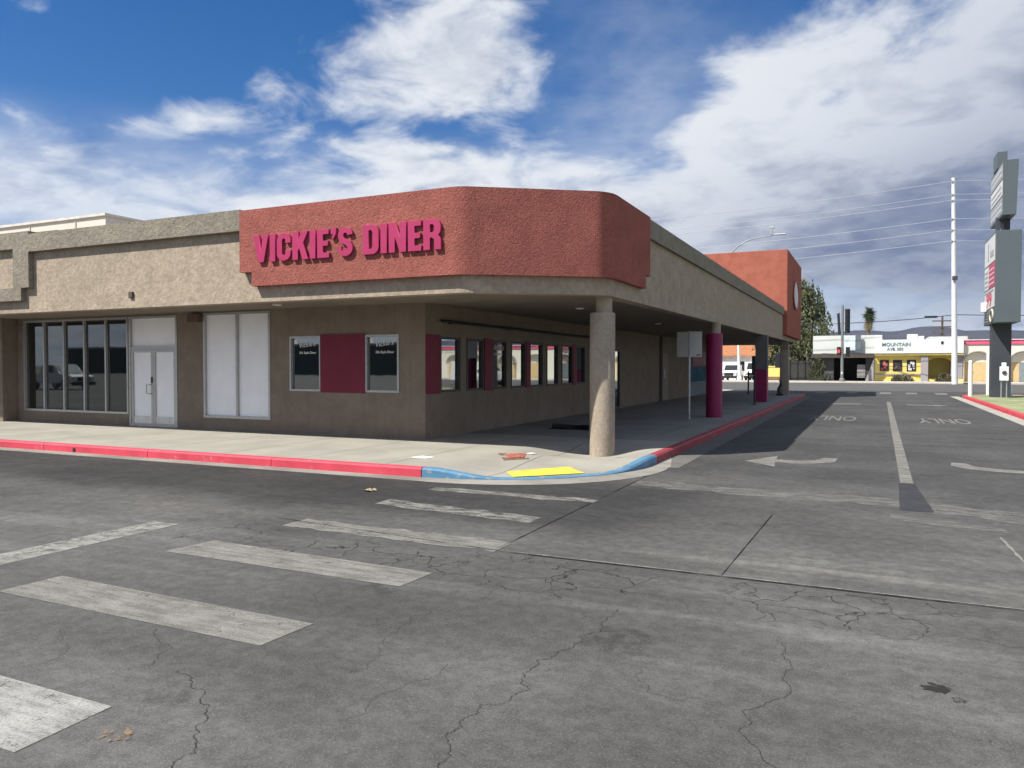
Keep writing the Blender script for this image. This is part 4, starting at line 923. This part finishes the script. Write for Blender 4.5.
def pickup(name, loc, label, cat, van=False, rz=0.0, paint=None):
    t_ = thing(name, loc, label, cat)
    x, y, z = loc
    prof = [(0, .45), (0, .95), (.15, 1.05), (1.35, 1.15), (2.0, 1.85), (3.4, 1.88), (3.6, 1.15), (5.3, 1.12), (5.35, .5)] if not van else [(0, .4), (0, 1.0), (.9, 1.25), (1.5, 2.1), (5.2, 2.2), (5.3, .45)]
    bm = B(); prism(bm, [(x - .92, y + p[0], z + p[1]) for p in prof], (1.84, 0, 0)); bmesh.ops.bevel(bm, geom=list(bm.edges), offset=.05, segments=2, affect='EDGES'); body = obj('body', bm, paint or plain('white_vehicle_paint', (.75, .75, .74), .25, .5, var=.02), t_, 40)
    a, b = (prof[3], prof[4]) if not van else (prof[2], prof[3])
    bm = B(); q = lambda f, s: (x + s, y + a[0] + (b[0] - a[0]) * f - .03, z + a[1] + (b[1] - a[1]) * f + .02)
    quad(bm, [q(.08, -.75), q(.08, .75), q(.92, .68), q(.92, -.68)]); obj('windscreen', bm, GL_CAR, t_)
    for s in (-1, 1):
        bm = B(); box(bm, x + s * .93 - .006, x + s * .93 + .006, y + 2.0, y + 3.2, z + 1.25, z + 1.75, .0); obj('side_window', bm, GL_CAR, t_)
        for yy in (.95, 4.3):
            bm = B(); lathe(bm, (0, 0), [(.25, -.12), (.36, -.10), (.37, 0), (.36, .10), (.25, .12)], 20); bm.transform(Matrix.Translation((x + s * .82, y + yy, z + .37)) @ Matrix.Rotation(R(90), 4, 'Y')); w = obj('wheel', bm, BLACK, t_, 40)
            bm = B(); lathe(bm, (0, 0), [(.22, -.125), (.22, .125), (.08, .13)], 16); bm.transform(Matrix.Translation((x + s * .82, y + yy, z + .37)) @ Matrix.Rotation(R(90), 4, 'Y')); obj('rim', bm, GALV, w)
        bm = B(); box(bm, x + s * .72 - .14, x + s * .72 + .14, y - .04, y + .02, z + .72, z + .92, .01); obj('headlight', bm, plain('headlight_lens', (.7, .72, .74), .1, .6), t_)
    bm = B(); box(bm, x - .5, x + .5, y - .035, y + .02, z + .62, z + .92, .01); obj('grille', bm, BLACK, t_)
    bm = B(); box(bm, x - .93, x + .93, y - .10, y + .05, z + .32, z + .58, .03); obj('bumper', bm, BLACK, t_)
    t_.rotation_euler.z = rz; return t_
pickup('pickup_truck', (-15.0, 90.6, .04), 'white pickup truck parked across the street, seen between magenta columns', 'truck')
pickup('van', (-12.6, 92.0, .04), 'white van parked behind the pale pole, seen between magenta columns', 'van', True)
ys = thing('yellow_sign_wall', (-10.1, 89.8, 0), 'low yellow sign wall seen between the last two columns', 'sign wall')
bx('panel', YEL, ys, -11.2, -9.3, 90.2, 90.4, .55, 1.75, bev=.02); bx('base', plain('brown_base', (.20, .13, .08), .8, .2), ys, -11.2, -9.2, 90.2, 90.45, .0, .548)
fn = thing('dark_fence', (-6, 91, 0), 'dark fence wall under the pepper tree', 'fence')
bm = B(); box(bm, -9.2, -6.02, 91, 91.15, .0, 2.3); obj('panel', bm, plain('dark_fence_paint', (.045, .045, .042), .8, .2, var=.2), fn)
bm = B()
for k in range(5): box(bm, -9.2 + k * .78, -9.12 + k * .78, 90.93, 90.998, 0, 2.4)
obj('post', bm, BLACK, fn)

# utility pole and its wires
up = thing('utility_pole', (7.05, 84.6, 0), 'tall pale steel utility pole at the far kerb', 'utility pole')
bm = B(); tube(bm, [(7.08, 84.6, 0), (6.74, 84.6, 19.65)], [.27, .16], 18); obj('pole', bm, POLEW, up, 60)
hs = [19.3, 18.05, 17.5, 15.75, 14.7, 13.65]
for z in hs: bx('insulator', GALV, up, 6.55, 6.72, 84.35, 84.45, z - .08, z + .08)
bm = B(); box(bm, 6.72, 7.18, 84.2, 84.3, 9.9, 10.3, .02); obj('bracket', bm, DKPOLE, up)
WIRE = plain('aluminium_wire', (.42, .44, .48), .5, .4, .3); WIRED = plain('black_cable', (.02, .02, .022), .6, .3)
def wire(bm, a, b, sag, r, n=24):
    a, b = Vector(a), Vector(b); tube(bm, [a.lerp(b, i / n) - Vector((0, 0, sag * 4 * (i / n) * (1 - i / n))) for i in range(n + 1)], r, 5)
names = ['topmost', 'second', 'third', 'fourth', 'fifth', 'lowest']
for nm, z in zip(names, hs):
    bm = B(); wire(bm, (-70, 84.38, z + .4), (6.63, 84.38, z), 1.6, .024); wire(bm, (6.63, 84.38, z), (84, 84.38, z + .4), 1.6, .024)
    tag(obj('power_wire', bm, WIRE), f'{nm} of the six pale power wires strung from the steel pole', 'wire', 'power wires on the steel pole')
bm = B(); wire(bm, (-60, 87.5, 6.6), (-2.9, 87.5, 6.2), .7, .03); wire(bm, (-2.9, 87.5, 6.2), (7.0, 84.8, 6.65), .12, .035); wire(bm, (7.0, 84.8, 6.65), (60, 87, 6.9), .6, .035); box(bm, 4.5, 5.6, 85.1, 85.35, 6.42, 6.62, .03)
tag(obj('telephone_cable', bm, WIRED), 'low black telephone cable with splice box above the yellow shop', 'cable')
bm = B(); wire(bm, (-5, 89.2, 3.1), (8.2, 89.2, 3.02), .1, .022); tag(obj('service_wire', bm, WIRED), 'thin black service wire along the yellow shop front', 'cable')
wp = thing('wooden_pole', (7.0, 104, 0), 'dark wooden pole with crossarms behind the steel pole', 'utility pole')
bm = B(); tube(bm, [(7.35, 104, 0), (7.35, 104, 7.6)], [.16, .11], 10); obj('pole', bm, plain('weathered_wood', (.12, .09, .07), .9, .1), wp)
bm = B()
for z in (5.6, 6.3, 7.0): box(bm, 6.3, 8.4, 103.8, 103.95, z, z + .14)
obj('crossarm', bm, plain('weathered_crossarm', (.13, .10, .08), .9, .1), wp)

# traffic signal
ts = thing('traffic_signal', (-2.9, 86.4, .15), 'grey traffic signal pole with black heads and a lit red hand', 'traffic signal')
bm = B(); tube(bm, [(-2.9, 86.4, .1), (-2.9, 86.4, 8.0)], [.15, .12], 14); lathe(bm, (-2.9, 86.4), [(.26, .151), (.26, .4), (.16, .5)], 14); obj('pole', bm, plain('grey_signal_pole', (.24, .25, .25), .5, .4, .4), ts)
bm = B(); box(bm, -2.66, -2.18, 86.15, 86.5, 5.15, 7.60, .03); hd = obj('signal_head', bm, BLACK, ts)
bm = B()
for k in range(5): lathe(bm, (-2.42, 86.0), [(.17, 0), (.17, .02)], 12) if False else box(bm, -2.58, -2.26, 85.92, 86.148, 5.28 + .47 * k + .28, 5.28 + .47 * k + .36)
obj('visor', bm, BLACK, hd)
bm = B()
for k in range(5): prism(bm, [(-2.42 + .15 * math.cos(t), 86.146, 5.42 + .47 * k + .15 * math.sin(t)) for t in [2 * math.pi * q / 14 for q in range(14)]], (0, -.012, 0))
obj('lens', bm, plain('unlit_lens', (.03, .05, .04), .2, .5), hd)
bm = B(); prism(bm, [(-3.30, 86.3, 5.0), (-3.10, 86.9, 5.0), (-3.25, 86.9, 7.25), (-3.42, 86.3, 7.15)], (.06, 0, 0)); obj('signal_head', bm, BLACK, ts)
bm = B(); box(bm, -3.42, -3.02, 86.15, 86.45, 2.55, 3.75, .03) if False else box(bm, -3.40, -3.04, 86.15, 86.45, 2.85, 3.72, .03); ph = obj('pedestrian_head', bm, BLACK, ts)
em = M('lit_red_hand', .5); em.b.inputs['Base Color'].default_value = (.6, .02, .02, 1); em.b.inputs['Emission Color'].default_value = (1, .06, .05, 1); em.b.inputs['Emission Strength'].default_value = 1.6
bm = B(); prism(bm, [(-3.22 + p[0], 86.14, 3.28 + p[1]) for p in [(-.08, -.16), (.07, -.16), (.12, .0), (.11, .08), (.07, .03), (.07, .17), (.03, .05), (.02, .2), (-.02, .05), (-.04, .19), (-.06, .04), (-.09, .13), (-.11, .0)]], (0, -.015, 0)); obj('red_hand', bm, em.m, ph)
bm = B(); box(bm, -2.56, -2.16, 86.2, 86.5, 2.70, 3.70, .03); obj('signal_head', bm, BLACK, ts)
bm = B(); box(bm, -2.98, -2.84, 86.2, 86.24, .9, 1.15); obj('push_button', bm, WHITE, ts)

# street lamp behind the red block
la = thing('street_lamp', (-15.8, 88, 0), 'curved arm street lamp rising behind the orange red block', 'street lamp')
P = [Vector((-15.9, 88, 0)), Vector((-15.7, 88, 9)), Vector((-15.2, 88, 12.5))] + [at_y(u, v, 88) for u, v in ((729, 258), (733, 251), (738, 246.5), (745, 242), (752, 239), (760, 237.5), (772, 235.5), (775, 235))]
bm = B(); tube(bm, P, [.16, .12, .10, .085, .075, .07, .065, .06, .055, .05, .05], 10); obj('pole', bm, plain('dull_lamp_steel', (.26, .28, .31), .5, .4, .4), la, 60)
bm = B(); p = at_y(780, 234.5, 88); box(bm, p.x - .55, p.x + .60, 87.8, 88.2, p.z - .06, p.z + .08, .05); obj('lamp_head', bm, GALV, la)
bm = B(); p = at_y(771.5, 232, 88); box(bm, p.x - .12, p.x + .12, 87.9, 88.1, p.z - .3, p.z + .30, .02); box(bm, p.x - .25, p.x + .30, 87.9, 88.1, p.z + .32, p.z + .55, .02); obj('camera_mount', bm, GALV, la)
fp = thing('flag_pole', (-13.55, 88.6, 0), 'pale street pole seen between the magenta columns', 'pole')
bm = B(); tube(bm, [(-13.5, 88.6, .1), (-13.7, 88.6, 7)], [.16, .12], 12); lathe(bm, (-13.5, 88.6), [(.28, .151), (.28, .5), (.17, .6)], 12); obj('pole', bm, WHITE, fp)

# ------------------------------------------------------------------ trees, shrubs
def leaf_mesh(name, strands, mat, parent, size, seed, aspect=2.2):
    rnd = random.Random(seed); vs, fs = [], []
    for c, d in strands:
        s = size * rnd.uniform(.6, 1.3); u = Vector((rnd.gauss(0, 1), rnd.gauss(0, 1), rnd.gauss(0, .5))).normalized(); d = d.normalized(); w = d.cross(u)
        if w.length < .1: continue
        w.normalize(); k = len(vs); L = d * s * aspect / 2; w = w * s / 2
        vs += [c - L, c + w, c + L, c - w]; fs.append((k, k + 1, k + 2, k + 3))
    me = bpy.data.meshes.new(name); me.from_pydata([tuple(v) for v in vs], [], fs); me.update(); return link(name, me, mat, parent)
def leafmat(name, a, b, tr=.25):
    m = M(name, .7, .2); g = m.n('ShaderNodeNewGeometry'); m.color(m.mix(m.map(m.noise(.9, 4), .35, .65), a, b))
    return m.m
def pepper_tree(x, y, h, rx, label, seed, n=70):
    rnd = random.Random(seed); t_ = thing('pepper_tree', (x, y, 0), label, 'tree')
    bm = B(); tube(bm, [(x, y, 0), (x + .15, y, 1.6), (x - .1, y, 3.2)], [.34, .27, .22], 10)
    st = []
    for k in range(n):
        a = rnd.uniform(0, 2 * math.pi); q = rnd.random() ** .5; zz = rnd.uniform(.32, 1.0)
        prof = math.sin(min(1, (1.08 - zz) * 1.9) * math.pi / 2)
        c = Vector((x + rx * q * prof * math.cos(a), y + rx * q * prof * math.sin(a), h * zz))
        if k % 7 == 0: tube(bm, [(x - .1, y, 3.1), Vector((x, y, 3.0)).lerp(c, .55) + Vector((0, 0, .5)), c], [.12, .07, .03], 6)
        L = rnd.uniform(1.2, 3.2) * (h / 11)
        for i in range(rnd.randint(7, 12)):
            o = Vector((rnd.gauss(0, .42), rnd.gauss(0, .42), rnd.gauss(0, .3))); ln = L * rnd.uniform(.5, 1.1); bow = Vector((math.cos(a), math.sin(a), 0)) * rnd.uniform(.1, .5)
            m = int(ln / .12)
            for j in range(m):
                f_ = j / m; p = c + o + bow * f_ - Vector((0, 0, ln * f_)) + Vector((rnd.gauss(0, .09), rnd.gauss(0, .09), rnd.gauss(0, .06)))
                if p.z > .8: st.append((p, Vector((rnd.gauss(0, .6), rnd.gauss(0, .6), -1))))
    obj('trunk', bm, plain('bark', (.10, .08, .06), .9, .1), t_)
    leaf_mesh('crown', st, leafmat('pepper_leaves', (.06, .075, .035), (.17, .18, .095)), t_, .17, seed)
pepper_tree(-7.3, 94.5, 11.2, 2.9, 'tall drooping pepper tree beside the red block', 3, 74)
pepper_tree(-10.3, 99, 9.5, 3.0, 'shorter drooping tree half hidden behind the last column', 5, 60)
def shrub(x, y, z, rx, h, label, seed, a=(.06, .08, .03), b=(.14, .15, .07)):
    rnd = random.Random(seed); t_ = thing('shrub', (x, y, z), label, 'shrub'); st = []
    for _ in range(500):
        d = Vector((rnd.gauss(0, 1), rnd.gauss(0, 1), abs(rnd.gauss(0, 1)))).normalized() * rnd.uniform(.3, 1) ** .5
        st.append((Vector((x + d.x * rx, y + d.y * rx * .6, z + d.z * h)), d + Vector((rnd.gauss(0, .4), rnd.gauss(0, .4), .6))))
    leaf_mesh('foliage', st, leafmat('shrub_leaves', a, b), t_, .14, seed)
    bm = B(); 
    for k in range(5): tube(bm, [(x, y, z - .1), (x + rx * .5 * math.cos(k * 1.26), y + rx * .3 * math.sin(k * 1.26), z + h * .7)], .02, 5)
    obj('stems', bm, plain('twigs', (.10, .08, .05), .9, .1), t_)
shrub(3.0, YB - .6, .15, .75, .75, 'dry shrub under the third poster of the yellow shop', 11, (.12, .11, .07), (.20, .18, .12))
shrub(2.3, YB - .6, .15, .55, .60, 'dry shrub under the second poster of the yellow shop', 12, (.10, .10, .06), (.18, .17, .10))
shrub(6.5, YB - .5, .15, .8, .85, 'dark shrub beside the steel pole at the yellow shop entry', 13, (.09, .09, .05), (.16, .14, .09))
shrub(-5.5, 89.4, .15, 1.0, 2.6, 'tall dark shrub beside the garage wall', 14, (.04, .05, .025), (.09, .10, .05))
def palm(x, y, h, label, seed):
    rnd = random.Random(seed); t_ = thing('palm_tree', (x, y, 0), label, 'palm')
    bm = B(); tube(bm, [(x, y, 0), (x + .1, y, h - 1.2)], [.26, .2], 10); obj('trunk', bm, plain('palm_bark', (.16, .12, .085), .9, .1), t_)
    vs, fs, vs2, fs2 = [], [], [], []
    for k in range(120):
        a = rnd.uniform(0, 6.283); dead = k >= 60; e = rnd.uniform(-.9, 1.4) if not dead else rnd.uniform(-1.5, -1.1); L = rnd.uniform(1.0, 1.5)
        base = Vector((x + .1, y, h - 1.1 - (rnd.uniform(.3, 1.7) if dead else rnd.uniform(-.2, .7)))); d = Vector((math.cos(a) * math.cos(e), math.sin(a) * math.cos(e), math.sin(e)))
        side = d.cross(Vector((0, 0, 1))).normalized()
        for f_ in range(9):
            an = (f_ - 4) * .24; dd = (d * math.cos(an) + side * math.sin(an)).normalized(); p1 = base + d * L * .35; p2 = p1 + dd * L * .8 - Vector((0, 0, .12)); w = side * .10
            V, Fc = (vs2, fs2) if dead else (vs, fs); q = len(V); V += [p1 - w, p1 + w, p2]; Fc.append((q, q + 1, q + 2))
    for nme, V, Fc, mt in (('crown', vs, fs, leafmat('palm_fronds', (.05, .075, .025), (.11, .13, .05))), ('dead_fronds', vs2, fs2, leafmat('dead_palm_fronds', (.16, .14, .07), (.24, .20, .11)))):
        me = bpy.data.meshes.new(nme); me.from_pydata([tuple(v) for v in V], [], Fc); link(nme, me, mt, t_)
palm(-.85, 150, 12.1, 'single fan palm rising behind the white garage building', 4)
random.seed(77)
for i, (x, y, h) in enumerate(((-22, 118, 7.5), (-17.5, 122, 8.5), (-13.5, 116, 6.5), (-27, 112, 8))):
    rnd = random.Random(50 + i); t_ = thing('leafy_tree', (x, y, 0), ['bushy tree behind the cottage, left of the pickup', 'tallest bushy tree directly behind the cottage roof', 'small bushy tree behind the pale pole', 'bushy tree farthest left behind the magenta column'][i], 'tree', 'bushy trees behind the cottage')
    bm = B(); tube(bm, [(x, y, 0), (x, y, h * .5)], [.2, .13], 8); st = []
    for k in range(22):
        d = Vector((rnd.gauss(0, 1), rnd.gauss(0, 1), rnd.gauss(0, .8))).normalized() * rnd.uniform(.4, 1); c = Vector((x + d.x * 2.2, y + d.y * 2.2, h * .68 + d.z * h * .26))
        if k % 3 == 0: tube(bm, [(x, y, h * .4), c], [.08, .03], 5)
        for _ in range(70): st.append((c + Vector((rnd.gauss(0, .45), rnd.gauss(0, .45), rnd.gauss(0, .35))), Vector((rnd.gauss(0, 1), rnd.gauss(0, 1), rnd.gauss(0, 1)))))
    obj('trunk', bm, plain('grey_bark', (.12, .10, .08), .9, .1), t_); leaf_mesh('crown', st, leafmat('grey_green_leaves', (.06, .075, .04), (.14, .15, .085)), t_, .26, 50 + i, 1.6)

# ------------------------------------------------------------------ out-of-frame building and vehicles, added only for the glass to mirror
rb = thing('reflection_building', (-50, -95, 0), 'long dull green building added out of view to darken the front window reflections', 'building')
bm = B(); box(bm, -178, 80, -120, -95, 0, 5.8); obj('wall', bm, plain('dull_green_wall', (.055, .07, .068), .85, .2), rb)
bm = B(); box(bm, -178.2, 80.2, -120.2, -94.7, 5.8, 6.2); obj('roof_edge', bm, plain('grey_edge', (.3, .3, .3), .8, .2), rb)

pickup('pickup_truck', (-53, -9.5, 0), 'white pickup truck parked in the lot, mirrored in the leftmost storefront panes', 'truck', False, R(90))
pickup('van', (-44, -13, 0), 'grey van parked in the lot, mirrored in the middle storefront panes', 'van', True, R(90), plain('grey_vehicle_paint', (.20, .21, .22), .3, .5, var=.03))
pickup('van', (12.5, 63, .004), 'white van stopped on the street, mirrored in the shaded side windows', 'van', True, R(-90))

# ------------------------------------------------------------------ hills and air
import mathutils.noise as mn
bm = B(); NX, NY = 150, 16
G = []
for j in range(NY + 1):
    row = []
    for i in range(NX + 1):
        x = -4200 + 8400 * i / NX; y = 4300 + 1700 * j / NY; r_ = math.sin(math.pi * min(1, j / NY * 1.25) * .5) if j / NY < .8 else math.cos((j / NY - .8) / .2 * math.pi / 2)
        n_ = mn.fractal(Vector((x / 520, y / 520, 3.1)), 1.0, 2.1, 6); hgt = (222 + 34 * n_ + 14 * mn.noise(Vector((x / 210, 0, 9)))) * r_
        row.append(bm.verts.new((x, y, max(-5, hgt))))
    G.append(row)
for j in range(NY):
    for i in range(NX): bm.faces.new((G[j][i], G[j][i + 1], G[j + 1][i + 1], G[j + 1][i]))
hm = M('desert_hills', .95, .05); hm.color(hm.mix(hm.map(hm.noise(.004, 6), .35, .65), (.034, .036, .050), (.054, .052, .062)))  # cloud shadow over the hills is put into this dark bluish colour
struct('hills', bm, hm.m, 60)
bm = B(); box(bm, -7600, 7600, -7600, 7600, -8, 420); hz = obj('haze', bm, None); hz['kind'] = 'stuff'
hmm = bpy.data.materials.new('haze'); hmm.use_nodes = True; hn = hmm.node_tree; hn.nodes.clear()
ho = hn.nodes.new('ShaderNodeOutputMaterial'); hv = hn.nodes.new('ShaderNodeVolumePrincipled'); hv.inputs['Color'].default_value = (.62, .74, .95, 1); hv.inputs['Density'].default_value = 4e-5; hv.inputs['Anisotropy'].default_value = .1
hn.links.new(hv.outputs[0], ho.inputs['Volume']); hz.data.materials.append(hmm)
